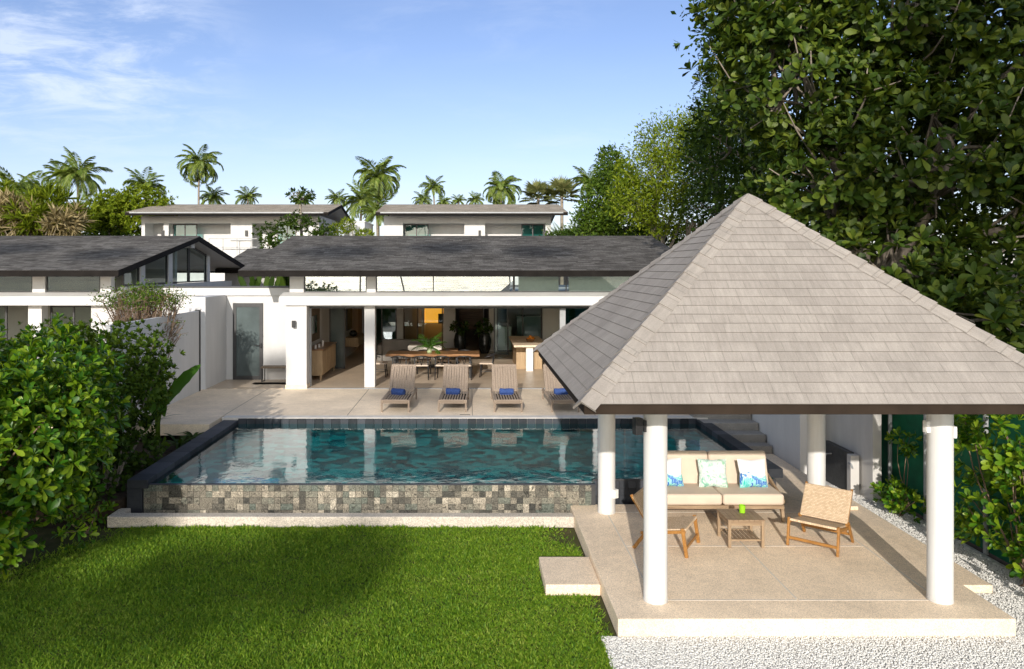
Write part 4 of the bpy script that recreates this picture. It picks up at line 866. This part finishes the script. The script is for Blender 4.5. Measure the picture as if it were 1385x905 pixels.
# --- island, bowl, kitchen, lounge, pots
il = thing('kitchen_island', 'pale stone kitchen island table with timber base in the hall', 'table', (2.05, 27.5, FZ)); MB().box(1.48, 25.85, FZ+.83, 2.62, 29.3, FZ+.90).build('tabletop', M['terr'], il, bev=.006)
MB().box(1.9, 26.0, FZ, 2.14, 26.25, FZ+.828).build('leg', M['ceramic'], il, bev=.006); MB().box(1.6, 26.6, FZ, 2.5, 28.9, FZ+.828).build('cabinet', M['pine'], il, bev=.006)
fb = thing('fruit_bowl', 'bowl of orange fruit on the kitchen island', 'bowl', (2.12, 27.0, FZ+.9)); MB().lathe([(.08, 0), (.12, .02), (.2, .12), (.19, .12), (.11, .03), (.001, .03)], n=24).build('bowl', M['walnut'], fb, smooth='auto', world=False)
fm = simple('orange_peel', (.75, .25, .02), .45, .2, 20, .2)
for x, y, z in ((-.07, -.04, .1), (.07, -.05, .1), (0, .07, .1), (.0, -.01, .18), (.1, .05, .12)): MB().lathe([(.002, -.062), (.04, -.048), (.062, 0), (.04, .048), (.002, .062)], (x, y, z), 14).build('fruit', fm, fb, smooth=True, world=False)
kh = thing('range_hood', 'white range hood over the kitchen counter behind the glass doors', 'hood', (2.3, 35, 2.5)); MB().box(2.05, 35.2, 2.5, 2.7, 35.6, 3.1).build('chimney', M['ceramic'], kh); MB().box(1.8, 34.9, 2.38, 2.95, 35.7, 2.49).build('canopy', M['ceramic'], kh)
kc = thing('kitchen_cabinet', 'white kitchen counter unit inside the glass door', 'cabinet', (1.5, 33, FZ)); MB().box(1.1, 32.6, FZ, 1.75, 34.8, FZ+1.0).build('carcass', M['ceramic'], kc, bev=.005); MB().box(1.08, 32.58, FZ+1.002, 1.77, 34.82, FZ+1.04).build('worktop', M['step'], kc)
kc = thing('back_counter', 'pale teal counter at the back of the kitchen', 'counter', (3, 36, FZ)); MB().box(2.2, 35.8, FZ, 5.6, 36.6, FZ+1.2).build('carcass', simple('pale_teal_panel', (.3, .42, .42), .5, .1, 4, 0), kc, bev=.005); MB().box(2.18, 35.78, FZ+1.202, 5.62, 36.62, FZ+1.25).build('worktop', M['ceramic'], kc)
oc = thing('lit_cupboard', 'warm orange lit cupboard niche in the room behind the lounge', 'cupboard', (-1.9, 36, FZ)); MB().box(-2.15, 36.2, FZ+.9, -1.2, 36.6, FZ+2.35).build('panel', simple('amber_panel', (.75, .33, .03), .5, .1, 3, 0), oc); MB().box(-2.3, 36.1, FZ+.2, -2.16, 36.6, FZ+2.45).build('side', M['ceramic'], oc); MB().box(-1.5, 35.8, FZ+.9, -1.15, 36.0, FZ+1.35).build('screen', M['black'], oc)
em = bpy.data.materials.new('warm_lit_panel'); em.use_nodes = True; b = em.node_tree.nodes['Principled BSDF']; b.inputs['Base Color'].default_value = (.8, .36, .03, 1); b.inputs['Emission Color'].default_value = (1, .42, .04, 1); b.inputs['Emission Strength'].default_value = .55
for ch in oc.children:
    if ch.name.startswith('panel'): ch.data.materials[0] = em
ls = thing('lounge_sofa', 'grey fabric sofa in the hall behind the dining table', 'sofa', (-2, 29.5, FZ)); MB().box(-3.3, 29.0, FZ, -1.1, 29.9, FZ+.42).build('seat', M['sofagrey'], ls, bev=.05, seg=3); MB().box(-3.3, 28.7, FZ, -1.1, 28.98, FZ+.82).build('backrest', M['sofagrey'], ls, bev=.05, seg=3); MB().box(-3.5, 28.7, FZ, -3.31, 29.9, FZ+.62).build('armrest', M['sofagrey'], ls, bev=.05, seg=3)
os_ = thing('pale_ottoman', 'cream upholstered bench seat just behind the dining table', 'bench', (-1.5, 27, FZ)); MB().box(-2.2, 26.9, FZ+.1, -1.0, 27.5, FZ+.78).build('pad', M['linen'], os_, bev=.05, seg=3); MB().box(-2.15, 26.95, FZ, -1.05, 27.45, FZ+.098).build('plinth', M['black'], os_)
sd_ = thing('side_table', 'small dark timber side table at the end of the grey sofa', 'table', (-.75, 28.2, FZ)); MB().box(-1.0, 27.7, FZ+.45, -.45, 28.5, FZ+.52).build('tabletop', M['walnut'], sd_, bev=.005)
for x in (-.95, -.5):
    for y in (27.75, 28.45): MB().box(x-.03, y-.03, FZ, x+.03, y+.03, FZ+.448).build('leg', M['black'], sd_)
for x, lb in ((-.42, 'dark tall pot with green plant on the sofa side of the hallway'), (.60, 'dark tall pot with green plant on the kitchen side of the hallway')):
    pp = thing('potted_plant', lb, 'potted plant', (x, 31.4, FZ), 0, 'tall pots flanking the hallway'); MB().lathe([(.15, 0), (.24, .25), (.26, .55), (.2, .82), (.17, .84), (.16, .8), (.001, .78)], n=24).build('pot', M['pot'], pp, smooth='auto', world=False)
    V, F = rosettes([(0, 0, 1.05, .28, .28, .25)], 22, 7, .22); np_mesh('leaves', V, tri(F), M['darkleaf'], pp)
# ------------------------------------------------------------ vegetation
GH = 'dense garden planting at the lawn edge'
def shrub(name, label, cat, basep, blobs, mat, parts, stems=7, r=.03, bark='twig', group=None):
    root = thing(name, label, cat, basep, 0, group); mb = MB()
    for i in range(stems):
        b = blobs[i % len(blobs)]; d = Vector(rnd_dir(1)[0])
        limb(mb, (basep[0]+random.uniform(-.35, .35)*b[3], basep[1]+random.uniform(-.35, .35)*b[4], basep[2]-.03), (b[0]+d.x*b[3]*.7, b[1]+d.y*b[4]*.7, b[2]+abs(d.z)*b[5]*.6), r, r*.35, .12, 6, 6)
    mb.build('stem', M[bark], root, smooth=True); foliage('foliage', parts, mat, root); return root
# big glossy hedge at the lawn's edge
bl = [(-6.0, 10.6, 1.9, .8, 1.2, 1.2), (-6.9, 9.7, 1.9, 1.0, 1.2, 1.35), (-6.1, 11.4, 2.05, .8, .9, 1.2), (-7.6, 10.8, 2.1, 1.2, 1.3, 1.5), (-6.6, 11.9, 2.3, .9, .8, 1.0), (-6.7, 10.1, .9, .9, 1.0, .7), (-8.4, 11.8, 2.2, 1.2, 1.2, 1.35)]
shrub('glossy_hedge', 'large bright green glossy leaved hedge beside the lawn', 'hedge', (-6.9, 10.6, 0), bl, M['hedge'], [rosettes(bl, 3000, 9, .18, .38, shell=.6)], 26, .028)
bl = [(-7.2, 15.0, 2.2, 1.0, 1.0, .95), (-6.8, 14.2, 1.7, .75, .9, 1.0), (-8.1, 15.2, 2.2, 1.0, 1.2, 1.0), (-7.0, 15.9, 2.4, .8, .8, .75), (-6.45, 15.2, 2.0, .55, .8, .7), (-7.4, 13.6, 1.2, .8, .8, .9)]
shrub('broadleaf_shrub', 'darker green rounded shrub between the glossy hedge and the lilac grey wall', 'shrub', (-7.2, 14.9, .0), bl, M['midleaf'], [rosettes(bl, 2100, 8, .12, .5, T_SMALL, .5)], 18, .04, 'trunk')
# twiggy bush with green top in front of the left wing
bs_ = thing('twiggy_bush', 'brown twiggy bush with a flat green top against the white wall', 'bush', (-8.4, 19.6, .4)); mb = MB(); tips = []
for i in range(300):
    a = random.uniform(0, 6.28); rr = random.uniform(.1, 1.05)**.8; e = Vector((-8.45+1.0*rr*math.cos(a), 19.6+.8*rr*math.sin(a), random.uniform(2.5, 3.75)-.25*rr)); tips.append(e)
    limb(mb, (-8.4+random.uniform(-.15, .15), 19.6+random.uniform(-.15, .15), random.uniform(.4, 1.9)), e, .02, .007, .12, 4, 4)
    for _ in range(3): d = Vector(rnd_dir(1)[0]); q = e+Vector((d.x*.25, d.y*.25, abs(d.z)*.18)); mb.tube([e-(e-Vector((-8.4, 19.6, 1.4)))*.18, e, q], [.009, .007, .004], 3); tips.append(q)
mb.build('stem', M['twig'], bs_); tp = np.array([t[:] for t in tips if t.z > 3.25 or random.random() < .05]); tp = tp[RNG.integers(0, len(tp), 3400)]+RNG.normal(size=(3400, 3))*np.array([.11, .11, .075])
foliage('foliage', [leaves(tp, rnd_dir(len(tp))+np.array([0, 0, .5]), rnd_dir(len(tp)), .05+.03*RNG.random(len(tp)), .5, T_SMALL)], M['midleaf'], bs_)
# understory by the pool corner
bl = [(-6.5, 13.5, .75, .55, .6, .65), (-6.9, 12.9, .6, .6, .5, .6), (-6.4, 14.6, .8, .45, .6, .6)]
shrub('understory_shrub', 'low dark leafy shrub behind the slate pool corner', 'shrub', (-6.6, 13.6, 0), bl, M['darkleaf'], [rosettes(bl, 330, 8, .15, .42)], 12, .04, 'trunk')
bl = [(-6.15, 12.6, .3, .2, .25, .25), (-6.3, 12.2, .2, .2, .2, .2), (-5.95, 11.6, .22, .25, .25, .22)]
shrub('small_shrub', 'small sprouting shrub in the soil beside the pebble kerb', 'shrub', (-6.1, 12.3, 0), bl, M['hedge'], [rosettes(bl, 45, 7, .12, .42)], 6, .012)
def strap_plant(name, label, loc, n, L, wid, mat, hgt=0, lean=(.2, 1.2)):
    root = thing(name, label, 'plant', loc); P_, D_, N_, S_ = [], [], [], []; mb = MB(); V_ = []; F_ = []; kk = 0
    for i in range(n):
        az = i*2.4+random.random(); a = 1.45-random.uniform(*lean)*.6; l = L*random.uniform(.7, 1.1); h = Vector((math.cos(az), math.sin(az), 0)); p = Vector((0, 0, hgt)); s = Vector((-h.y, h.x, 0)); m = 7
        for j in range(m+1):
            w = wid*(1-abs(j/m-.35)**1.6*1.3)*.5 if j < m else .002
            V_ += [tuple(p-s*w), tuple(p+s*w)]; p = p+(h*math.cos(a)+Vector((0, 0, 1))*math.sin(a))*(l/m); a -= random.uniform(*lean)/m*1.4
            if j < m: F_.append((kk, kk+1, kk+3, kk+2)); kk += 2
        kk += 2
    np_mesh('leaves', np.array(V_), tri(np.array(F_)), mat, root)
    if hgt: mb.tube([(0, 0, -.02), (.03, .02, hgt*.5), (0, 0, hgt+.03)], [.05, .04, .035], 8); mb.build('stem', M['trunk'], root, smooth=True)
    return root
strap_plant('spiky_plant', 'spiky strap leaved plant on a pale stem near the pool corner', (-6.55, 15.5, .2), 40, .75, .05, M['darkleaf'], .75)
strap_plant('strap_leaf_clump', 'arching dark strap leaf clump beside the slate coping', (-6.25, 16.4, .4), 26, .7, .07, M['darkleaf'], 0, (.6, 1.8))
strap_plant('young_strap_clump', 'lower strap leaf clump close to the far end of the slate coping', (-6.15, 17.0, .4), 22, .5, .09, M['darkleaf'], 0, (.6, 1.8))
bed = MB(); bed.box(-9, 12.9, -.02, -5.9, 17.29, .32); structure(bed.build('planting_ground', M['soil']))
def big_leaf(mb_V, mb_F, stem, base_, tip, w, sag):
    base_, tip = Vector(base_), Vector(tip); ax = tip-base_; L = ax.length; s = ax.cross(Vector((0, -.9, .5))).normalized(); up = s.cross(ax).normalized(); m = 12; b0 = len(mb_V)
    for j in range(m+1):
        t = j/m; c = base_+ax*t-Vector((0, 0, sag*4*t*(t-1)*-.0))+Vector((0, 0, sag*math.sin(math.pi*t))); ww = w*max(.02, math.sin(math.pi*min(1, .06+.94*t)))**.6*(1+.08*math.sin(j*4.1))
        mb_V += [tuple(c+s*ww+up*.25*ww), tuple(c), tuple(c-s*ww+up*.25*ww)]
        if j < m: a = b0+3*j; mb_F += [(a, a+1, a+4, a+3), (a+1, a+2, a+5, a+4)]
bp_ = thing('banana_plant', 'banana plant with one upright leaf in front of the lilac grey wall', 'plant', (-6.95, 17.0, .3)); V_, F_ = [], []
for b0, tpp, w, sg in (((-6.85, 17.0, 1.15), (-5.88, 16.7, 2.12), .15, .06), ((-6.95, 17.0, 1.35), (-6.8, 16.3, 2.25), .17, .1), ((-6.82, 16.2, 2.3), (-6.35, 15.9, 1.15), .19, .15), ((-7, 17.0, 1.0), (-7.6, 16.9, 1.9), .16, .1)): big_leaf(V_, F_, None, b0, tpp, w, sg)
np_mesh('leaves', np.array(V_)-np.array(bp_.location), tri(np.array(F_)), M['banana'], bp_)
k = MB(); k.tube([(-6.95, 17, .25), (-6.93, 17, .8), (-6.85, 17.0, 1.15)], [.06, .045, .02], 8); k.tube([(-6.95, 17, .6), (-6.95, 17.0, 1.35)], [.04, .02], 8); k.tube([(-6.95, 17, .5), (-7, 17.0, 1.0)], [.04, .02], 8); k.build('stem', M['midleaf'], bp_, smooth=True)
# banana leaves behind the annexe parapet, shade put into a darker leaf colour
bp2 = thing('roof_planter_bananas', 'row of banana leaves coloured dark for shade behind the annexe parapet', 'plant', (-6.3, 26, 3.4)); V_, F_ = [], []
for i in range(16): x = -7.6+i*.16; big_leaf(V_, F_, None, (x, 26, 3.45), (x+random.uniform(-.4, .3), 25.9+random.uniform(-.2, .2), 4.0+random.uniform(-.1, .1)), .10, 0)
np_mesh('leaves', np.array(V_)-np.array(bp2.location), tri(np.array(F_)), M['darkleaf'], bp2)
# right hand shrubs by the green screen
bl = [(7.25, 10.6, 1.75, .35, .7, .55), (7.35, 9.9, 1.2, .35, .9, .8), (7.35, 10.9, .75, .35, .7, .6), (7.5, 9.0, 1.3, .4, .7, .9), (7.4, 9.5, .45, .4, .8, .4), (7.3, 11.2, 1.9, .3, .5, .35)]
shrub('beach_shrub', 'tall glossy green shrub against the dark green screen beside the front column', 'shrub', (7.4, 10.0, 0), bl, M['hedge'], [rosettes(bl, 430, 9, .16, .42)], 18, .016)
bl = [(7.28, 13.3, .30, .24, .3, .3), (7.42, 12.8, .25, .22, .25, .25)]
shrub('low_shrub', 'low glossy shrub growing out of the white gravel', 'shrub', (7.35, 13.1, 0), bl, M['hedge'], [rosettes(bl, 50, 8, .14, .42)], 8, .014)
bl = [(7.5, 13.2, 1.25, .15, .25, .2)]
shrub('sprig_plant', 'small leafy sprig against the grey fence post', 'plant', (7.6, 13.2, 0), bl, M['hedge'], [rosettes(bl, 16, 7, .15, .42)], 3, .012)
# big sea almond behind the pavilion
bl = [(8.9, 15.2, 9.5, 2.6, 1.6, 1.8), (6.8, 15.6, 8.2, 2.1, 1.5, 1.6), (9.5, 15.0, 6.6, 2.6, 1.6, 1.6), (7.4, 15.8, 6.1, 1.7, 1.3, 1.3), (11, 15.3, 8.4, 2.2, 1.6, 2.2), (8.6, 15.4, 4.3, 1.9, 1.2, 1.2), (10.4, 14.8, 3.6, 1.6, 1.3, 1.5), (6.3, 16.0, 9.8, 1.6, 1.4, 1.3), (9.0, 13.8, 3.0, 1.0, 1.0, 1.0), (11.5, 14.4, 5.6, 1.5, 1.3, 1.6)]
tree('sea_almond_tree', 'huge dark sea almond tree with broad glossy leaves towering behind the pavilion', 'tree', (8.6, 16.6, 0), bl, M['almond'], .28, [rosettes(bl, 3900, 9, .27, .42, shell=.5)], None, 190, fork=(8.4, 16.3, 3.6))
bl = [(9.3, 18.0, 9.8, 2.6, 1.6, 2.4), (9.0, 18.6, 6.0, 2.6, 1.5, 2.0), (12, 18.2, 7.0, 2.4, 1.8, 3.0), (11, 18.0, 3.2, 2.4, 1.5, 2.0), (7.7, 19.5, 10.4, 2.0, 1.5, 2.0), (7.0, 20.5, 7.4, 1.3, 1.5, 1.8)]
tree('dark_garden_tree', 'tall dark small leaved tree behind the sea almond', 'tree', (9.5, 19.5, 0), bl, M['darkleaf'], .25, [scatter_leaves(bl, 30000, .16, .5, T_SMALL, .45)], None, 60, fork=(9.3, 19.2, 4))
# trees beyond the villa's right end
def ph(px, py, d, rx, ry, rz): p = pt(px, py, d); return (p.x, p.y, p.z, rx, ry, rz)
bl = [ph(905, 190, 34, 1.6, 1.4, 1.2), ph(880, 235, 33, 1.6, 1.5, 1.4), ph(925, 235, 34, 1.8, 1.5, 1.6), ph(950, 180, 35, 1.5, 1.5, 1.3), ph(860, 270, 33, 1.3, 1.3, 1.2), ph(900, 285, 33, 1.6, 1.3, 1.2)]
tree('mimosa_tree', 'sunlit yellow green small leaved tree rising past the end of the villa roof', 'tree', (8.6, 34.5, 0), bl, M['fine'], .16, [scatter_leaves(bl, 17000, .17, .34, T_SMALL, .35)], None, 70, stems=3, fork=(8.6, 34, 4.5))
bl = [ph(985, 130, 30, 1.3, 1.3, 1.6), ph(970, 200, 31, 1.4, 1.3, 1.4), ph(1010, 170, 30, 1.6, 1.3, 1.8), ph(1000, 250, 30, 1.8, 1.3, 1.4), ph(960, 280, 31, 1.4, 1.2, 1.2), ph(1040, 240, 30, 1.5, 1.3, 2.0)]
tree('shady_tree', 'dark shaded tree between the sunlit yellow green tree and the sea almond', 'tree', (10.3, 31, 0), bl, M['darkleaf'], .2, [scatter_leaves(bl, 17000, .16, .4, T_SMALL, .4)], None, 70, stems=2, fork=(10.2, 31, 4.5))
bl = [ph(815, 275, 38, 1.2, 1.2, 1.6), ph(835, 250, 38, 1.1, 1.2, 1.3), ph(850, 300, 37, 1.5, 1.2, 1.2), ph(825, 220, 39, .7, .8, .9), ph(805, 300, 38, 1.2, 1.2, 1.0)]
tree('bushy_tree', 'bushy mid green tree next to the coconut palm beyond the villa roof', 'tree', (7.1, 38.5, 0), bl, M['midleaf'], .14, [scatter_leaves(bl, 12000, .19, .42, T_SMALL, .4)], None, 50, stems=2)
bl = [ph(800, 318, 40, 1.6, .8, .5), ph(850, 320, 38, 1.8, .8, .45), ph(900, 318, 36, 1.6, .8, .5), ph(760, 322, 42, 1.0, .8, .35)]
shrub('back_hedge', 'low dark hedge along the ridge behind the villa roof', 'hedge', (7.5, 38.8, 0), bl, M['darkleaf'], [scatter_leaves(bl, 6500, .17, .45)], 12, .05, 'trunk')
pfz = thing('picket_screen', 'weathered brown timber picket screen beside the trees', 'fence', (9.0, 33, 0)); k = MB()
for i in range(13): x = 8.75+i*.11; k.box(x, 31.0, 3.0, x+.085, 31.03, 6.1+random.uniform(-.12, .12))
k.build('pickets', M['raw'], pfz); MB().box(8.7, 31.032, 4.0, 10.2, 31.08, 4.1).build('rail', M['raw'], pfz); MB().box(8.7, 31.032, 0, 8.8, 31.12, 5.0).build('post', M['raw'], pfz)
# palms
M_palm = [palm_crown_mesh(26, 2.6, 1.9, -.35, 1.35, M['palm'], 11, .75, 42, .055), palm_crown_mesh(23, 2.6, 1.5, -.2, 1.3, M['palm'], 23, .75, 42, .055), palm_crown_mesh(30, 2.6, 2.3, -.6, 1.4, M['palm'], 31, .75, 42, .055)]
def palm(label, px, py, d, rpx, var, name='coconut_palm', lean=0.0, mesh=None, group='coconut palms behind the roofs', trunk=.13):
    p = pt(px, py, d); sc = rpx*d/1035/2.25; root = thing(name, label, 'palm tree', (p.x+lean, p.y, 0), 0, group)
    k = MB(); n = 9; k.tube([(p.x+lean*(1-(i/n)**1.5), p.y, p.z*i/n) for i in range(n+1)], [trunk*(1.5 if i == 0 else 1.12-.4*i/n) for i in range(n+1)], 8); k.build('trunk', M['palmtrunk'], root, smooth=True)
    c = bpy.data.objects.new('crown', mesh or M_palm[var]); link(c, root); c.location = Vector((p.x, p.y, p.z))-Vector(root.location); c.scale = (sc,)*3; c.rotation_euler = (0, 0, random.uniform(0, 6.28)); return root
PL = [(18, 262, 52, 42, 2, 'big coconut palm with arching fronds at the edge of the photo'), (82, 236, 72, 24, 1, 'thin coconut palm touching a fuller palm above the wild hedge'), (106, 238, 66, 36, 0, 'full coconut palm standing above the wild hedge'),
 (196, 252, 75, 28, 1, 'palm crown peeping over the rounded yellow green tree'), (269, 222, 78, 31, 2, 'tall lone coconut palm above the further balcony house'), (288, 268, 84, 20, 0, 'short palm at the foot of the tall lone palm'),
 (335, 267, 92, 18, 1, 'small palm over the balcony house roof, left of the papaya tree'), (410, 272, 110, 15, 0, 'small palm peeping behind the papaya tree top'), (456, 270, 100, 16, 1, 'small palm over the roof gable between papaya and twin palms'),
 (490, 273, 62, 30, 0, 'lower coconut palm of the twin pair between the further houses'), (511, 240, 66, 36, 2, 'taller coconut palm of the twin pair between the further houses'), (510, 290, 58, 26, 1, 'low palm under the twin pair between the further houses'),
 (586, 254, 95, 18, 1, 'slender palm standing above the second further house roof'), (572, 271, 105, 14, 0, 'low palm on the near side of the slender palm'), (600, 275, 105, 13, 2, 'low palm on the far side of the slender palm'), (620, 272, 118, 11, 1, 'tiny palm on the skyline over the middle of the roof'),
 (643, 271, 110, 13, 0, 'small skyline palm beside the bushy tall palm'), (678, 256, 74, 29, 2, 'bushy tall palm over the second further house roof'), (797, 246, 64, 25, 1, 'coconut palm with upright fronds beside the bushy mid green tree'),
 (55, 262, 60, 30, 1, 'palm half sunk in the wild hedge below the thin palm'), (150, 292, 54, 34, 2, 'drooping palm in front of the rounded yellow green tree'), (36, 285, 50, 32, 0, 'low palm among the wild hedge with yellow fronds')]
for px, py, d, r, v_, lb in PL: palm(lb, px, py, d, r, v_, lean=random.uniform(-.6, .6))
fan = fan_crown_mesh(22, 1.0, 1.05, M['fanpalm'], 3)
for px, py, d, r, lb in ((728, 268, 62, 30, 'pale fan palm nearer the second further house'), (760, 266, 60, 33, 'pale fan palm nearer the coconut palm with upright fronds')): palm(lb, px, py, d, r*1.05, 0, 'fan_palm', 0, fan, 'pale fan palms beside the further house', .16)
# traveller palm: fan of upright fronds in one plane
tpm = thing('traveller_palm', 'dark upright traveller palm fan at the end of the further house', 'palm tree', (6.5, 46, 0)); P_, D_, N_, S_ = [], [], [], []; k = MB(); k.tube([(6.5, 46, 0), (6.4, 46, 4.6)], [.16, .13], 8); k.build('trunk', M['palmtrunk'], tpm, smooth=True)
for i in range(9):
    a = math.pi*(.32+.40*i/8); dv = np.array([math.cos(a), .1*(i % 2)-.05, math.sin(a)]); sdv = np.array([-math.sin(a), 0, math.cos(a)]); L = 2.6+.4*math.sin(i)
    for j in range(26):
        t = .25+.75*j/26; c = np.array([6.4, 46, 4.6])+dv*L*t
        for sg in (-1, 1): P_.append(c); D_.append(sdv*sg+dv*.8); N_.append(np.array([0, -1, .2])+rnd_dir(1)[0]*.4); S_.append(.34*math.sin(math.pi*(.1+.85*t)))
foliage('crown', [leaves(np.array(P_), np.array(D_), np.array(N_), np.array(S_), .3, T_SMALL)], M['darkleaf'], tpm)
# papaya tree, round tree, wild hedge
pa = pt(406, 268, 44); root = thing('papaya_tree', 'thin papaya tree with a flat tuft of leaves above the balcony house', 'tree', (pa.x+.1, 44, 0)); k = MB(); k.tube([(pa.x+.1, 44, 0), (pa.x+.12, 44, pa.z*.6), (pa.x, 44, pa.z)], [.13, .1, .07], 8)
bl = [(pa.x, 44, pa.z+.1, .75, .75, .35)]
for i in range(16): a = i*2.4; k.tube([(pa.x, 44, pa.z-.1), (pa.x+.65*math.cos(a), 44+.65*math.sin(a), pa.z+.15+.2*math.sin(i))], .02, 4)
k.build('trunk', M['trunk'], root, smooth=True); foliage('crown', [rosettes(bl, 42, 7, .28, .5, T_SMALL, .6)], M['darkleaf'], root)
bl = [ph(365, 312, 43, .75, .8, .5), ph(400, 300, 43, .9, .8, .55), ph(430, 310, 43, .85, .8, .55), ph(385, 325, 42.5, 1.1, .8, .5), ph(440, 318, 42.5, .6, .6, .45), ph(362, 330, 42.5, .6, .6, .35)]
tree('courtyard_tree', 'spreading dark leaved tree around the papaya stem above the villa roof', 'tree', (-9.7, 43.2, 0), bl, M['darkleaf'], .12, [rosettes(bl, 430, 7, .22, .42, T_SMALL, .4)], None, 30)
bl = [ph(455, 312, 45, .45, .5, .4), ph(470, 305, 45, .4, .4, .45), ph(492, 318, 45, .5, .5, .3)]
shrub('bright_shrub', 'bright green leafy shrub beside the small white wall block', 'shrub', (-7.6, 45.2, 0), bl, M['fine'], [scatter_leaves(bl, 900, .22, .3)], 5, .03)
bl = [ph(192, 276, 53, 2.1, 1.6, 1.2), ph(155, 281, 53, 1.9, 1.6, 1.2), ph(220, 287, 53, 1.1, 1.3, .85), ph(135, 298, 53, 1.2, 1.4, 1.0), ph(185, 298, 53, 2.1, 1.5, 1.0)]
tree('round_tree', 'rounded yellow green tree beside the further balcony house', 'tree', (-24, 53.5, 0), bl, M['fine'], .2, [rosettes(bl, 2600, 7, .26, .45, T_SMALL, .5)], None, 40)
for i, (lb, mt_, bl, n_) in enumerate((('tangled wild hedge of pale dry fronds behind the left wing roof', 'dry', [ph(20, 302, 47, 1.6, 1.3, 1.1), ph(70, 305, 48, 1.5, 1.3, 1.0), ph(15, 290, 46, 1.2, 1.1, 1.1), ph(85, 302, 46, 1.1, 1.1, .8)], 1700), ('green pandanus thicket growing through the dry fronds', 'fine', [ph(5, 280, 50, 1.3, 1.3, 1.4), ph(45, 295, 46, 1.1, 1.1, 1.0), ph(95, 300, 47, 1.3, 1.1, 1.0), ph(-15, 310, 46, 1.4, 1.2, 1.2), ph(70, 275, 47, 1.0, 1.0, .9)], 1700))):
    p, o_ = blobs_sample(bl, n_//6, .3); q = np.repeat(p, 14, 0); dd = np.repeat(o_*.5+np.array([0, 0, .5]), 14, 0)+rnd_dir(len(q))*.9
    shrub('wild_hedge', lb, 'hedge', (-27+2*i, 48, 0), bl, M[mt_], [leaves(q, dd, rnd_dir(len(q))+np.array([0, 0, .6]), .75*(.6+.7*RNG.random(len(q))), .085, T_SMALL)], 14, .05, 'trunk')
bl = [ph(60, 335, 52, 5, 1.5, 1.6), ph(-40, 320, 52, 3, 1.5, 2), ph(170, 335, 53, 4, 1.5, 1.3)]
shrub('dark_thicket', 'dark green thicket filling the base of the wild hedge', 'hedge', (-29, 52, 0), bl, M['midleaf'], [scatter_leaves(bl, 14000, .3, .4, T_SMALL, .3)], 10, .05, 'trunk')
# shade trees on the beach side (they cast the dapple on lawn, deck and roofs)
def sh(X, Y, Z, yt, rx, rz, ry=1.2): return (X-.1405*(Y-yt), yt, Z+.3379*(Y-yt), rx, ry, rz)
SH = [((-9.5, -22, -.3), [sh(-2.2, 11.0, 0, -22, 1.3, .36), sh(-3.9, 10.0, 0, -22.3, 1.2, .3), sh(-6.0, 8.9, 0, -22, 1.3, .4), sh(-5.8, 12.6, .2, -22, 1.0, .4), sh(-6.6, 16, .6, -22, 1.1, .6)], 5200),
      ((-17.5, -30, -.3), [sh(-7.0, 19.6, .7, -30, 1.7, .55), sh(-8.6, 22, 1.2, -30, 1.6, .8), sh(-6.0, 23.5, 1.1, -30, .8, .5), sh(-15.5, 25.5, 4.8, -30, 2.2, .5), sh(-11.5, 24.5, 4.6, -30, 1.3, .4)], 4300),
      ((-6.5, -36, -.3), [sh(-4.2, 25, 4.7, -34, 1.7, .45), sh(-.8, 25.8, 4.8, -34, 1.5, .4), sh(2.2, 25, 4.7, -34, 1.4, .4), sh(-1.5, 20.8, .8, -34, 1.8, .06), sh(-3, 22.3, 2.6, -34, 1.2, .2)], 3400),
      ((9.5, -22, -.3), [sh(8.8, 14.0, 6.4, -22, 2.2, 1.7), sh(10.6, 14.0, 9.0, -22, 2.2, 1.7), sh(9.6, 14.0, 3.6, -22, 1.7, 1.3), sh(8.9, 14, 9.4, -22, 1.4, 1.2), sh(8.0, 15, 1.6, -22, .8, .5), sh(11.2, 14, 6.4, -22, 1.6, 1.6)], 13500),
      ((4.5, -34, -.3), [sh(10.5, 30, 8, -34, 1.6, 2.4), sh(9.9, 30, 5.5, -34, 1.4, 1.4)], 2600)]
lbs = ('leaning beach tree behind the photographer shading the lawn', 'tall beach tree shading the wing roof and the deck by the grey door', 'tall beach tree shading the long villa roof', 'dense beach tree shading the sea almond', 'slim beach tree shading the trees past the villa')
for lb, (b_, bl, n_) in zip(lbs, SH): tree('beach_tree', lb, 'tree', b_, bl, M['midleaf'], .08, [scatter_leaves(bl, n_, .22, .45, T_SMALL, .2)], 'trees on the beach side of the lawn', 10)
